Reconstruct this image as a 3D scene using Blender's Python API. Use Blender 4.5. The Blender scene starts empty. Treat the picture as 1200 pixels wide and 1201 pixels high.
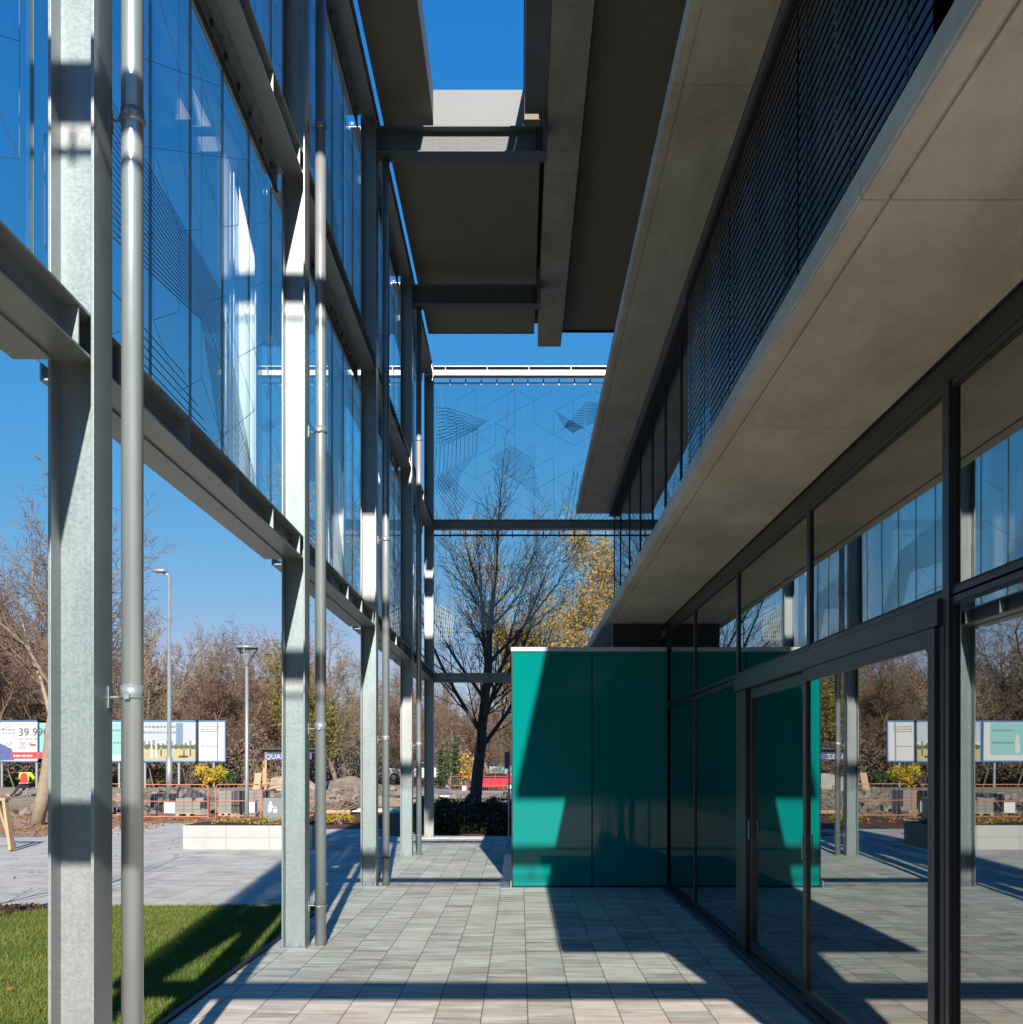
import bpy, bmesh, math, random
import numpy as np
from mathutils import Vector, Matrix, Quaternion

scene = bpy.context.scene
COL = scene.collection
F = 1150.0; CX = 610.0; HY = 894.0; EYE = 1.65

def PX(px, Y): return (px - CX) * Y / F
def PZ(py, Y): return EYE + (HY - py) * Y / F

# ------------------------------------------------------------------ helpers
class MB:
    """collects shapes, then links them as one mesh object"""
    def __init__(s): s.v = []; s.f = []; s.m = []
    def add(s, vs, fs, mi=0):
        o = len(s.v); s.v.extend([tuple(p) for p in vs])
        for f in fs: s.f.append(tuple(i + o for i in f)); s.m.append(mi)
    def box(s, x0, x1, y0, y1, z0, z1, mi=0):
        s.add([(x0,y0,z0),(x1,y0,z0),(x1,y1,z0),(x0,y1,z0),(x0,y0,z1),(x1,y0,z1),(x1,y1,z1),(x0,y1,z1)],
              [(0,3,2,1),(4,5,6,7),(0,1,5,4),(1,2,6,5),(2,3,7,6),(3,0,4,7)], mi)
    def obox(s, c, ax, ay, az, mi=0):
        c = Vector(c); ax = Vector(ax); ay = Vector(ay); az = Vector(az)
        s.add([c-ax-ay-az, c+ax-ay-az, c+ax+ay-az, c-ax+ay-az, c-ax-ay+az, c+ax-ay+az, c+ax+ay+az, c-ax+ay+az],
              [(0,3,2,1),(4,5,6,7),(0,1,5,4),(1,2,6,5),(2,3,7,6),(3,0,4,7)], mi)
    def bar(s, a, b, w, h=None, up=(0,0,1), mi=0):
        a = Vector(a); b = Vector(b); d = b - a; L = d.length
        if L < 1e-6: return
        d /= L; h = h or w; up = Vector(up)
        if abs(d.dot(up)) > .98: up = Vector((0,1,0))
        sx = d.cross(up).normalized(); sz = sx.cross(d).normalized()
        s.obox((a+b)/2, d*L/2, sx*w/2, sz*h/2, mi)
    def tube(s, pts, rads, n=8, caps=True, mi=0):
        pts = [Vector(p) for p in pts]
        if not hasattr(rads, '__len__'): rads = [rads]*len(pts)
        o = len(s.v); ref = None
        for i, p in enumerate(pts):
            d = (pts[min(i+1, len(pts)-1)] - pts[max(i-1, 0)])
            if d.length < 1e-9: d = Vector((0,0,1))
            d.normalize()
            if ref is None:
                ref = Vector((1,0,0)) if abs(d.x) < .9 else Vector((0,1,0))
            u = (ref - d*ref.dot(d)).normalized(); w = d.cross(u); ref = u
            for k in range(n):
                a = 2*math.pi*k/n
                q = p + (u*math.cos(a) + w*math.sin(a))*rads[i]
                s.v.append((q.x, q.y, q.z))
        for i in range(len(pts)-1):
            for k in range(n):
                a = o+i*n+k; b = o+i*n+(k+1) % n
                s.f.append((a, b, b+n, a+n)); s.m.append(mi)
        if caps:
            s.f.append(tuple(o+k for k in reversed(range(n)))); s.m.append(mi)
            e = o+(len(pts)-1)*n
            s.f.append(tuple(e+k for k in range(n))); s.m.append(mi)
    def cyl(s, x, y, z0, z1, r, n=24, r1=None, mi=0):
        s.tube([(x,y,z0),(x,y,z1)], [r, r if r1 is None else r1], n, True, mi)
    def lathe(s, prof, c=(0,0,0), n=24, mi=0):
        o = len(s.v)
        for r, z in prof:
            for k in range(n):
                a = 2*math.pi*k/n
                s.v.append((c[0]+r*math.cos(a), c[1]+r*math.sin(a), c[2]+z))
        for i in range(len(prof)-1):
            for k in range(n):
                a = o+i*n+k; b = o+i*n+(k+1) % n
                s.f.append((a, b, b+n, a+n)); s.m.append(mi)
        s.f.append(tuple(o+k for k in reversed(range(n)))); s.m.append(mi)
        e = o+(len(prof)-1)*n
        s.f.append(tuple(e+k for k in range(n))); s.m.append(mi)
    def prism(s, poly, axis, a0, a1, mi=0):
        """poly: 2-D outline, extruded along axis ('x': poly=(y,z); 'y': poly=(x,z); 'z': poly=(x,y))"""
        n = len(poly)
        def P(p, a):
            return {'x': (a, p[0], p[1]), 'y': (p[0], a, p[1]), 'z': (p[0], p[1], a)}[axis]
        s.add([P(p, a0) for p in poly] + [P(p, a1) for p in poly],
              [tuple(reversed(range(n))), tuple(range(n, 2*n))] + [(i, (i+1) % n, n+(i+1) % n, n+i) for i in range(n)], mi)
    def leaf(s, p, size, rng, mi=0):
        a = rng.uniform(0, 2*math.pi); t = rng.uniform(-1, 1); c = math.sqrt(1-t*t)
        u = Vector((c*math.cos(a), c*math.sin(a), t))
        w = u.cross(Vector((rng.uniform(-1,1), rng.uniform(-1,1), rng.uniform(-1,1)))).normalized()
        p = Vector(p); h = size*.5
        s.add([p-u*h, p+w*h*.55, p+u*h, p-w*h*.55], [(0,1,2,3)], mi)
    def build(s, name, mat, parent=None, smooth=False, bevel=0, world=True, fixn=False):
        me = bpy.data.meshes.new(name)
        off = Vector((0,0,0))
        if parent is not None and world:
            p = parent
            while p is not None: off += p.location; p = p.parent
        vs = s.v if off.length == 0 else [(x-off.x, y-off.y, z-off.z) for x, y, z in s.v]
        me.from_pydata(vs, [], s.f)
        mats = mat if isinstance(mat, (list, tuple)) else [mat]
        for m in mats: me.materials.append(m)
        if len(mats) > 1: me.polygons.foreach_set('material_index', s.m)
        if smooth: me.polygons.foreach_set('use_smooth', [True]*len(me.polygons))
        if fixn:
            bm = bmesh.new(); bm.from_mesh(me); bmesh.ops.recalc_face_normals(bm, faces=bm.faces); bm.to_mesh(me); bm.free()
        me.update()
        o = bpy.data.objects.new(name, me); COL.objects.link(o)
        if parent is not None: o.parent = parent
        if bevel:
            md = o.modifiers.new('bevel', 'BEVEL'); md.width = bevel; md.segments = 2; md.limit_method = 'ANGLE'
        return o

def tag(o, label, cat, group=None):
    o['label'] = label; o['category'] = cat
    if group: o['group'] = group
    return o
def thing(name, label, cat, loc=(0,0,0), group=None):
    o = bpy.data.objects.new(name, None); COL.objects.link(o); o.location = loc
    o.empty_display_size = .1
    return tag(o, label, cat, group)
def structure(o): o['kind'] = 'structure'; return o
def stuff(o): o['kind'] = 'stuff'; return o
def dup(root, loc, rz=0, sc=1, label=None):
    r = root.copy(); COL.objects.link(r); r.location = loc; r.rotation_euler = (0,0,rz)
    r.scale = (sc,sc,sc) if not hasattr(sc, '__len__') else sc
    if label: r['label'] = label
    def rec(a, b):
        for ch in list(a.children):
            c = ch.copy(); COL.objects.link(c); c.parent = b; rec(ch, c)
    rec(root, r)
    return r
def text_mesh(txt, size, name, mat, parent, loc, rot=(math.pi/2,0,0), depth=.004, align='LEFT'):
    cu = bpy.data.curves.new('txt', 'FONT'); cu.body = txt; cu.size = size; cu.extrude = depth; cu.align_x = align
    ob = bpy.data.objects.new('txt', cu); COL.objects.link(ob)
    dg = bpy.context.evaluated_depsgraph_get(); dg.update()
    me = bpy.data.meshes.new_from_object(ob.evaluated_get(dg)); me.name = name
    COL.objects.unlink(ob); bpy.data.objects.remove(ob)
    me.materials.clear(); me.materials.append(mat)
    o = bpy.data.objects.new(name, me); COL.objects.link(o)
    o.parent = parent; off = Vector((0,0,0)); p = parent
    while p is not None: off += p.location; p = p.parent
    o.location = Vector(loc) - off; o.rotation_euler = rot
    return o

# ------------------------------------------------------------------ materials
class N:
    def __init__(s, name):
        s.mat = bpy.data.materials.new(name); s.mat.use_nodes = True
        s.nt = s.mat.node_tree; s.nt.nodes.clear()
        s.out = s.nt.nodes.new('ShaderNodeOutputMaterial')
        s._tc = None
    def n(s, t, **kw):
        x = s.nt.nodes.new(t)
        for k, v in kw.items(): setattr(x, k, v)
        return x
    def l(s, a, b): s.nt.links.new(a, b)
    def set(s, inp, v):
        if isinstance(v, bpy.types.NodeSocket): s.l(v, inp)
        elif v is not None:
            if inp.type == 'RGBA' and len(v) == 3: v = (*v, 1)
            inp.default_value = v
    def co(s, which='Object'):
        if s._tc is None: s._tc = s.n('ShaderNodeTexCoord')
        return s._tc.outputs[which]
    def math(s, op, a, b=0.0, c=None, clamp=False):
        x = s.n('ShaderNodeMath', operation=op, use_clamp=clamp)
        s.set(x.inputs[0], a); s.set(x.inputs[1], b)
        if c is not None: s.set(x.inputs[2], c)
        return x.outputs[0]
    def vmul(s, v, k):
        x = s.n('ShaderNodeVectorMath', operation='MULTIPLY'); s.l(v, x.inputs[0]); x.inputs[1].default_value = k
        return x.outputs[0]
    def sep(s, v):
        x = s.n('ShaderNodeSeparateXYZ'); s.l(v, x.inputs[0]); return x.outputs
    def comb(s, a, b, c):
        x = s.n('ShaderNodeCombineXYZ'); s.set(x.inputs[0], a); s.set(x.inputs[1], b); s.set(x.inputs[2], c); return x.outputs[0]
    def noise(s, scale, detail=4, rough=.55, vec=None, dist=0):
        x = s.n('ShaderNodeTexNoise'); x.inputs['Scale'].default_value = scale
        x.inputs['Detail'].default_value = detail; x.inputs['Roughness'].default_value = rough
        x.inputs['Distortion'].default_value = dist
        s.l(vec if vec is not None else s.co(), x.inputs['Vector'])
        return x.outputs['Fac']
    def white(s, vec):
        x = s.n('ShaderNodeTexWhiteNoise'); s.l(vec, x.inputs['Vector']); return x.outputs['Value']
    def ramp(s, fac, stops, interp='LINEAR'):
        x = s.n('ShaderNodeValToRGB'); s.l(fac, x.inputs[0]); cr = x.color_ramp; cr.interpolation = interp
        while len(cr.elements) < len(stops): cr.elements.new(.5)
        for e, (p, c) in zip(cr.elements, stops):
            e.position = p; e.color = (*c, 1) if len(c) == 3 else c
        return x.outputs[0]
    def mix(s, fac, a, b, mode='MIX'):
        x = s.n('ShaderNodeMix', data_type='RGBA', blend_type=mode)
        s.set(x.inputs[0], fac); s.set(x.inputs[6], a); s.set(x.inputs[7], b)
        return x.outputs[2]
    def maprange(s, v, a, b, c, d):
        x = s.n('ShaderNodeMapRange'); s.l(v, x.inputs[0])
        for i, k in enumerate((a, b, c, d)): x.inputs[i+1].default_value = k
        return x.outputs[0]
    def bump(s, h, strength=.3, dist=.01):
        x = s.n('ShaderNodeBump'); x.inputs['Strength'].default_value = strength
        x.inputs['Distance'].default_value = dist; s.l(h, x.inputs['Height']); return x.outputs[0]
    def bsdf(s, color, rough=.6, metal=0.0, normal=None, spec=.5, coat=0, trans=None):
        x = s.n('ShaderNodeBsdfPrincipled')
        s.set(x.inputs['Base Color'], color); s.set(x.inputs['Roughness'], rough); s.set(x.inputs['Metallic'], metal)
        x.inputs['Specular IOR Level'].default_value = spec
        if normal is not None: s.l(normal, x.inputs['Normal'])
        if coat: x.inputs['Coat Weight'].default_value = coat; x.inputs['Coat Roughness'].default_value = .02
        s.l(x.outputs[0], s.out.inputs[0]); return x
M = {}
def plain(name, col, rough=.6, metal=0.0, var=.15, scale=6, bump=0, spec=.5):
    k = N(name); f = k.noise(scale, 5)
    c = k.mix(f, tuple(max(0, x*(1-var)) for x in col), tuple(x*(1+var) for x in col))
    nm = k.bump(k.noise(scale*6, 4), bump) if bump else None
    k.bsdf(c, rough, metal, nm, spec); M[name] = k.mat; return k.mat

def galv(name, lo, hi, metal, rough, sw=.15):
    k = N(name)
    vo = k.n('ShaderNodeTexVoronoi'); vo.inputs['Scale'].default_value = 90
    k.l(k.co(), vo.inputs['Vector'])
    sp = k.sep(vo.outputs['Color'])[0]
    big = k.noise(3.2, 5, .6); st = k.noise(5, 4, .6, k.vmul(k.co(), (6, 6, .35)))
    f = k.math('ADD', k.math('MULTIPLY', sp, sw), k.math('ADD', k.math('MULTIPLY', big, .5), k.math('MULTIPLY', st, .5-sw)))
    c = k.ramp(f, [(.3, lo), (.8, hi)])
    r = k.math('ADD', k.math('MULTIPLY', sp, sw*.5), rough)
    k.bsdf(c, r, metal, k.bump(k.noise(60, 3), .05, .004) if sw > .1 else None); M[name] = k.mat
galv('galvanized', (.25,.27,.275), (.385,.405,.405), .45, .38)
k = N('pipe_zinc')
f = k.noise(2.2, 3, .5, k.vmul(k.co(), (1, 1, .5)))
k.bsdf(k.ramp(f, [(.35, (.42,.445,.455)), (.65, (.50,.52,.53))]), k.maprange(k.noise(4, 3), .3, .7, .28, .36), .55); M['pipe_zinc'] = k.mat
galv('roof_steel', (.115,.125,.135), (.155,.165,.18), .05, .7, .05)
galv('strip_steel', (.22,.23,.24), (.30,.31,.32), .4, .42, .05)
plain('dark_frame', (.030,.033,.039), .33, .25, .12, 4)
plain('frame_gap', (.008,.008,.009), .6)
plain('bolt_dark', (.03,.03,.03), .5, .3)
plain('bright_plate', (.23,.235,.24), .7, 0, .08, 3, 0, .15)

def concrete(name, lo, hi, jx=None, jd=.6):
    k = N(name); co = k.co()
    f = k.math('ADD', k.math('MULTIPLY', k.noise(1.1, 6, .65, k.vmul(co, (1, .85, 1))), .7), k.math('MULTIPLY', k.noise(14, 5, .7), .35))
    c = k.ramp(f, [(.3, lo), (.72, hi)])
    stain = k.ramp(k.noise(1.6, 7, .72, k.vmul(co, (1.5, .7, 1))), [(.38, (.78,.77,.76)), (.6, (1,1,1))])
    c = k.mix(1, c, stain, 'MULTIPLY')
    pores = k.n('ShaderNodeTexVoronoi'); pores.inputs['Scale'].default_value = 9; pores.inputs['Randomness'].default_value = 1
    k.l(co, pores.inputs['Vector'])
    pm = k.math('LESS_THAN', pores.outputs['Distance'], k.maprange(k.noise(2, 2), .45, .75, 0, .075))
    c = k.mix(k.math('MULTIPLY', pm, .45), c, tuple(x*.45 for x in lo))
    if jx:
        y = k.sep(co)[1]; sp, off = jx
        fr = k.math('FRACT', k.math('DIVIDE', k.math('ADD', y, off), sp))
        ln = k.math('LESS_THAN', fr, .010/sp)
        c = k.mix(k.math('MULTIPLY', ln, jd), c, (.06,.052,.045))
        # each casting bay of its own tone
        idx = k.math('FLOOR', k.math('DIVIDE', k.math('ADD', y, off), sp))
        t = k.math('MULTIPLY', k.white(k.comb(idx, 3.0, 1.0)), .14)
        c = k.mix(t, c, (.16,.14,.12))
    k.bsdf(c, .82, 0, k.bump(k.noise(40, 5, .65), .12, .01)); M[name] = k.mat
concrete('canopy_concrete', (.48,.42,.345), (.67,.595,.50), (2.2, 100*2.2-.02), .38)
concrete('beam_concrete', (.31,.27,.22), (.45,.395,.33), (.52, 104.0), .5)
concrete('pale_concrete', (.55,.54,.52), (.72,.71,.69))
plain('soffit_board', (.205,.170,.130), .8, 0, .12, 2.0, .05)
plain('roof_top', (.2,.2,.2), .9)

def schlick(k, r0):
    g = k.n('ShaderNodeNewGeometry')
    d = k.n('ShaderNodeVectorMath', operation='DOT_PRODUCT'); k.l(g.outputs['Normal'], d.inputs[0]); k.l(g.outputs['Incoming'], d.inputs[1])
    c = k.math('ABSOLUTE', d.outputs['Value'])
    p = k.math('POWER', k.math('SUBTRACT', 1.0, c, clamp=True), 5.0)
    return k.math('ADD', k.math('MULTIPLY', p, 1-r0), r0)
def glass(name, r0, tint, refl=(1,1,1), wav=0, back=None, gain=1.0):
    k = N(name)
    f = schlick(k, r0)
    if gain != 1: f = k.math('MULTIPLY', f, gain, clamp=True)
    gl = k.n('ShaderNodeBsdfGlossy'); gl.inputs['Roughness'].default_value = 0.0; k.set(gl.inputs['Color'], refl)
    if wav:
        nm = k.bump(k.noise(.9, 2, .4), wav, .02); k.l(nm, gl.inputs['Normal'])
    if back is None:
        t = k.n('ShaderNodeBsdfTransparent'); k.set(t.inputs['Color'], tint)
    else:
        t = k.n('ShaderNodeBsdfDiffuse'); k.set(t.inputs['Color'], back)
    mx = k.n('ShaderNodeMixShader'); k.l(f, mx.inputs[0]); k.l(t.outputs[0], mx.inputs[1]); k.l(gl.outputs[0], mx.inputs[2])
    k.l(mx.outputs[0], k.out.inputs[0]); M[name] = k.mat
glass('screen_glass', .035, (.89,.955,.965))
glass('facade_glass', .42, (.50,.54,.52), (.93,.97,.96), .028)
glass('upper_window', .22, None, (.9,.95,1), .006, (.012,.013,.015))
glass('car_glass', .08, None, (1,1,1), 0, (.015,.017,.02))
k = N('green_glass')
c = k.mix(k.noise(1.5, 4), (.001,.185,.168), (.0015,.21,.19))
k.bsdf(c, k.maprange(k.noise(3, 6, .7), .4, .7, .015, .10), 0, k.bump(k.noise(.8, 2), .025, .02), .25); M['green_glass'] = k.mat
k = N('print_ink'); k.bsdf((.20,.22,.24), .7); M['print_ink'] = k.mat
k = N('print_white'); k.bsdf((.30,.31,.28), .7); M['print_white'] = k.mat  # print ink again, paler where sun falls, light put into the colour
k = N('blind_slat')
c = k.mix(k.noise(3, 3), (.040,.042,.047), (.055,.057,.064)); k.bsdf(c, .27, .6); M['blind_slat'] = k.mat

# paving of long narrow wood-grained slabs
def paver(name, w, l, ox, oy, cols, dark, joint, streak=(1.7, 26.0)):
    k = N(name); co = k.co(); x, y, z = k.sep(co)
    u = k.math('DIVIDE', k.math('SUBTRACT', x, ox), w); iu = k.math('FLOOR', u); fu = k.math('FRACT', u)
    sh = k.white(k.comb(iu, 7.0, 2.0))
    v = k.math('ADD', k.math('DIVIDE', k.math('SUBTRACT', y, oy), l), sh); iv = k.math('FLOOR', v); fv = k.math('FRACT', v)
    r1 = k.white(k.comb(iu, iv, 1.0)); r2 = k.white(k.comb(iu, iv, 5.0))
    vec = k.comb(k.math('ADD', k.math('MULTIPLY', x, streak[0]), k.math('MULTIPLY', r1, 40.0)), k.math('MULTIPLY', y, streak[1]), k.math('MULTIPLY', r2, 30.0))
    s1 = k.noise(1.0, 5, .6, vec, .4)
    vec2 = k.comb(k.math('ADD', k.math('MULTIPLY', x, streak[0]*.8), k.math('MULTIPLY', r2, 50.0)), k.math('MULTIPLY', y, streak[1]*.32), k.math('MULTIPLY', r1, 30.0))
    s2 = k.noise(1.0, 4, .55, vec2, .3)
    f = k.math('ADD', k.math('MULTIPLY', s1, .5), k.math('ADD', k.math('MULTIPLY', s2, .5), k.math('MULTIPLY', k.math('SUBTRACT', r1, .5), .10)))
    c = k.ramp(f, [(.33, dark), (.43, cols[0]), (.52, cols[1]), (.62, cols[2])])
    c = k.mix(k.math('MULTIPLY', k.noise(.6, 3), .22), c, cols[1])
    hv = k.noise(1.0, 3, .6, k.comb(k.math('ADD', k.math('MULTIPLY', x, 1.3), k.math('MULTIPLY', r2, 20.0)), k.math('MULTIPLY', y, 11.0), k.math('MULTIPLY', r1, 9.0)))
    c = k.mix(1, c, k.ramp(hv, [(.36, (.90,1.0,.98)), (.5, (1,1,.98)), (.64, (1.0,.93,.85))]), 'MULTIPLY')
    grime = k.ramp(k.noise(1.7, 6, .7), [(.35, (.80,.79,.78)), (.65, (1,1,1))]); c = k.mix(1, c, grime, 'MULTIPLY')
    ju = k.math('LESS_THAN', k.math('MINIMUM', fu, k.math('SUBTRACT', 1.0, fu)), joint/w/2)
    jv = k.math('LESS_THAN', k.math('MINIMUM', fv, k.math('SUBTRACT', 1.0, fv)), joint*.8/l/2)
    c = k.mix(k.math('MULTIPLY', jv, .30), c, (.05,.046,.04))
    c = k.mix(k.math('MULTIPLY', ju, .68), c, (.035,.032,.03))
    h = k.math('SUBTRACT', k.math('MULTIPLY', f, .4), k.math('ADD', ju, k.math('MULTIPLY', jv, .6)))
    k.bsdf(c, .8, 0, k.bump(h, .25, .004), .12); M[name] = k.mat
paver('walk_paving', .30, .60, .05, .1, [(.40,.36,.32), (.545,.49,.44), (.68,.60,.535)], (.21,.185,.165), .0085)
paver('plaza_paving', .40, .40, .1, .0, [(.40,.385,.37), (.47,.455,.435), (.53,.51,.49)], (.32,.31,.30), .006, (1.2, 9.0))

def ground_mat(name, stops, scale, bump=.5, rough=.95):
    k = N(name)
    f = k.math('ADD', k.math('MULTIPLY', k.noise(scale, 8, .7), .6), k.math('MULTIPLY', k.noise(scale*.12, 5, .6), .4))
    k.bsdf(k.ramp(f, stops), rough, 0, k.bump(k.noise(scale*2.5, 8, .75), bump, .05), .2); M[name] = k.mat
ground_mat('dirt', [(.30,(.13,.09,.06)), (.48,(.25,.185,.13)), (.66,(.40,.32,.24))], 2.6)
ground_mat('sand', [(.3,(.34,.24,.13)), (.7,(.50,.37,.22))], 3)
ground_mat('mulch', [(.3,(.05,.025,.018)), (.7,(.20,.10,.07))], 22, 1)
ground_mat('soil', [(.3,(.03,.024,.02)), (.7,(.09,.07,.055))], 9, 1)
ground_mat('turf', [(.32,(.035,.055,.012)), (.5,(.065,.11,.018)), (.68,(.13,.16,.045))], 3)
ground_mat('asphalt', [(.3,(.17,.165,.16)), (.7,(.25,.24,.23))], 6, .3)
ground_mat('rubble', [(.3,(.075,.058,.045)), (.5,(.19,.155,.125)), (.7,(.34,.295,.25))], 3.5, 1)
def var_mat(name, a, b, rough=.7, scale=1.3, spec=.3, trans=0.0):
    k = N(name)
    oi = k.n('ShaderNodeObjectInfo')
    f = k.math('ADD', k.math('MULTIPLY', k.noise(scale, 4, .7), .75), k.math('MULTIPLY', oi.outputs['Random'], .25))
    c = k.ramp(f, [(.28, a), (.72, b)])
    x = k.bsdf(c, rough, 0, None, spec)
    if trans:
        t = k.n('ShaderNodeBsdfTranslucent'); k.l(c, t.inputs['Color'])
        mx = k.n('ShaderNodeMixShader'); mx.inputs[0].default_value = trans
        k.l(x.outputs[0], mx.inputs[1]); k.l(t.outputs[0], mx.inputs[2]); k.l(mx.outputs[0], k.out.inputs[0])
    M[name] = k.mat
var_mat('bark_dark', (.030,.025,.021), (.075,.062,.052), .9, 6)
var_mat('bark_tan', (.15,.115,.085), (.30,.24,.18), .9, 5)
var_mat('bark_wood', (.11,.085,.066), (.22,.17,.13), .9, 3)
var_mat('twig_brown', (.085,.058,.042), (.185,.128,.092), .9, .5)
var_mat('twig_mauve', (.070,.054,.047), (.155,.12,.10), .9, .5)
var_mat('twig_tan', (.13,.10,.06), (.25,.20,.13), .9, .5)
var_mat('twig_grey', (.075,.068,.062), (.15,.135,.125), .9, .5)
var_mat('leaf_russet', (.22,.085,.03), (.36,.17,.07), .8, .7, .2, .25)
var_mat('leaf_yellow', (.27,.16,.025), (.55,.34,.08), .7, .8, .3, .3)
var_mat('leaf_olive', (.10,.10,.02), (.24,.20,.045), .7, .8, .3, .25)
var_mat('leaf_green', (.02,.045,.012), (.05,.10,.022), .5, 2.5, .5, .15)
var_mat('leaf_hedge', (.006,.017,.007), (.022,.045,.016), .4, 4, .5, .1)
var_mat('leaf_gold_bush', (.30,.24,.015), (.55,.42,.04), .7, 2, .3, .25)
var_mat('grass_blade', (.070,.105,.012), (.20,.235,.050), .6, 2.2, .3, .3)
var_mat('dry_grass', (.20,.16,.08), (.36,.30,.16), .8, 2, .2, .2)
plain('timber', (.36,.25,.15), .8, 0, .2, 5)
plain('timber_grey', (.32,.26,.20), .85, 0, .25, 5)
plain('orange_paint', (.50,.15,.075), .5, 0, .1)
plain('white_paint', (.50,.50,.49), .5, 0, .05)
plain('board_blue', (.05,.14,.30), .5, 0, .1)
plain('lamp_grey', (.30,.31,.32), .4, .4, .1)
plain('bin_grey', (.17,.175,.19), .5, .1, .06)
plain('black_matt', (.015,.015,.016), .6)
plain('paver_block', (.20,.185,.17), .9, 0, .25, 9)
plain('dark_block', (.06,.055,.052), .9, 0, .25, 9)
plain('planter_stone', (.345,.34,.33), .75, 0, .06, 2)
plain('teal_sheet', (.03,.26,.30), .6)
plain('car_red', (.36,.015,.03), .25)
plain('car_white', (.50,.51,.52), .25)
plain('tyre', (.02,.02,.02), .8)
plain('hivis', (.45,.58,.04), .7)
plain('hivis_red', (.72,.02,.03), .6)
plain('hivis_orange', (.85,.35,.10), .6)
plain('skin', (.55,.33,.24), .6)
plain('hair', (.05,.035,.025), .8)
plain('trousers', (.025,.027,.035), .8)
plain('sign_blue', (.10,.11,.24), .5)
plain('poster_white', (.42,.42,.42), .6, 0, .02)
plain('poster_pale', (.30,.335,.37), .6, 0, .04)
plain('poster_navy', (.05,.075,.22), .6)
plain('poster_red', (.48,.03,.035), .6)
plain('poster_pink', (.44,.28,.25), .6, 0, .1)
plain('poster_teal', (.17,.36,.35), .6, 0, .06)
plain('poster_grey', (.16,.165,.175), .6)
plain('poster_black', (.02,.02,.025), .6)
plain('poster_tower', (.10,.16,.25), .6)
plain('poster_green', (.05,.075,.025), .6, 0, .3, 8)
plain('poster_sandy', (.30,.265,.14), .6, 0, .25, 6)
plain('room_floor', (.16,.15,.14), .5)
plain('room_wall', (.20,.19,.18), .9)
plain('rebar_tarp', (.30,.27,.25), .9, 0, .2)

# ------------------------------------------------------------------ camera, light
cam = bpy.data.cameras.new('camera'); co = bpy.data.objects.new('camera', cam); COL.objects.link(co)
co.location = (0, 0, EYE); co.rotation_euler = (math.pi/2, 0, 0)
cam.sensor_fit = 'HORIZONTAL'; cam.sensor_width = 36; cam.lens = F/1200*36
cam.shift_x = -(CX-600)/1200; cam.shift_y = (HY-600.5)/1200
cam.clip_end = 3000; cam.clip_start = .05
scene.camera = co

SUN = Vector((-.11, 1, -.51)).normalized()
ld = bpy.data.lights.new('sun', 'SUN'); ld.energy = 5.0; ld.angle = math.radians(.53); ld.color = (1, .93, .83)
lo = bpy.data.objects.new('sun', ld); COL.objects.link(lo); lo.rotation_euler = SUN.to_track_quat('-Z', 'Y').to_euler()
lo.location = (5, -30, 30)
w = bpy.data.worlds.new('World'); scene.world = w; w.use_nodes = True
nt = w.node_tree; bg = nt.nodes['Background']; sky = nt.nodes.new('ShaderNodeTexSky'); sky.sky_type = 'NISHITA'
sky.sun_disc = False; sky.sun_elevation = math.atan2(.51, 1.006); sky.sun_rotation = math.radians(173.7)
sky.air_density = 1.5; sky.dust_density = 0; sky.ozone_density = 8; sky.altitude = 200
# the deep, even blue of a sky seen through a polarising filter: one response curve per colour channel
sp_ = nt.nodes.new('ShaderNodeSeparateColor'); cb_ = nt.nodes.new('ShaderNodeCombineColor'); nt.links.new(sky.outputs[0], sp_.inputs[0])
for i_, (g_, a_) in enumerate(((1.68, 1.07), (.644, .392), (.226, .448))):
    p_ = nt.nodes.new('ShaderNodeMath'); p_.operation = 'MULTIPLY'; p_.inputs[1].default_value = .1; nt.links.new(sp_.outputs[i_], p_.inputs[0])
    q_ = nt.nodes.new('ShaderNodeMath'); q_.operation = 'POWER'; q_.inputs[1].default_value = g_; nt.links.new(p_.outputs[0], q_.inputs[0])
    r_ = nt.nodes.new('ShaderNodeMath'); r_.operation = 'MULTIPLY'; r_.inputs[1].default_value = a_*10; nt.links.new(q_.outputs[0], r_.inputs[0])
    t_ = nt.nodes.new('ShaderNodeMath'); t_.operation = 'MINIMUM'; t_.inputs[1].default_value = 2.4 if i_ == 0 else 9.0; nt.links.new(r_.outputs[0], t_.inputs[0])
    nt.links.new(t_.outputs[0], cb_.inputs[i_])
nt.links.new(cb_.outputs[0], bg.inputs[0]); bg.inputs[1].default_value = .10
scene.view_settings.view_transform = 'Standard'; scene.view_settings.look = 'None'
scene.view_settings.exposure = .86; scene.view_settings.gamma = 1
cy = scene.cycles
cy.max_bounces = 14; cy.diffuse_bounces = 4; cy.glossy_bounces = 6; cy.transmission_bounces = 6; cy.transparent_max_bounces = 40
cy.caustics_reflective = False; cy.caustics_refractive = False; cy.sample_clamp_indirect = 6
cy.use_denoising = True
try: cy.denoiser = 'OPENIMAGEDENOISE'
except Exception: pass

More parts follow.
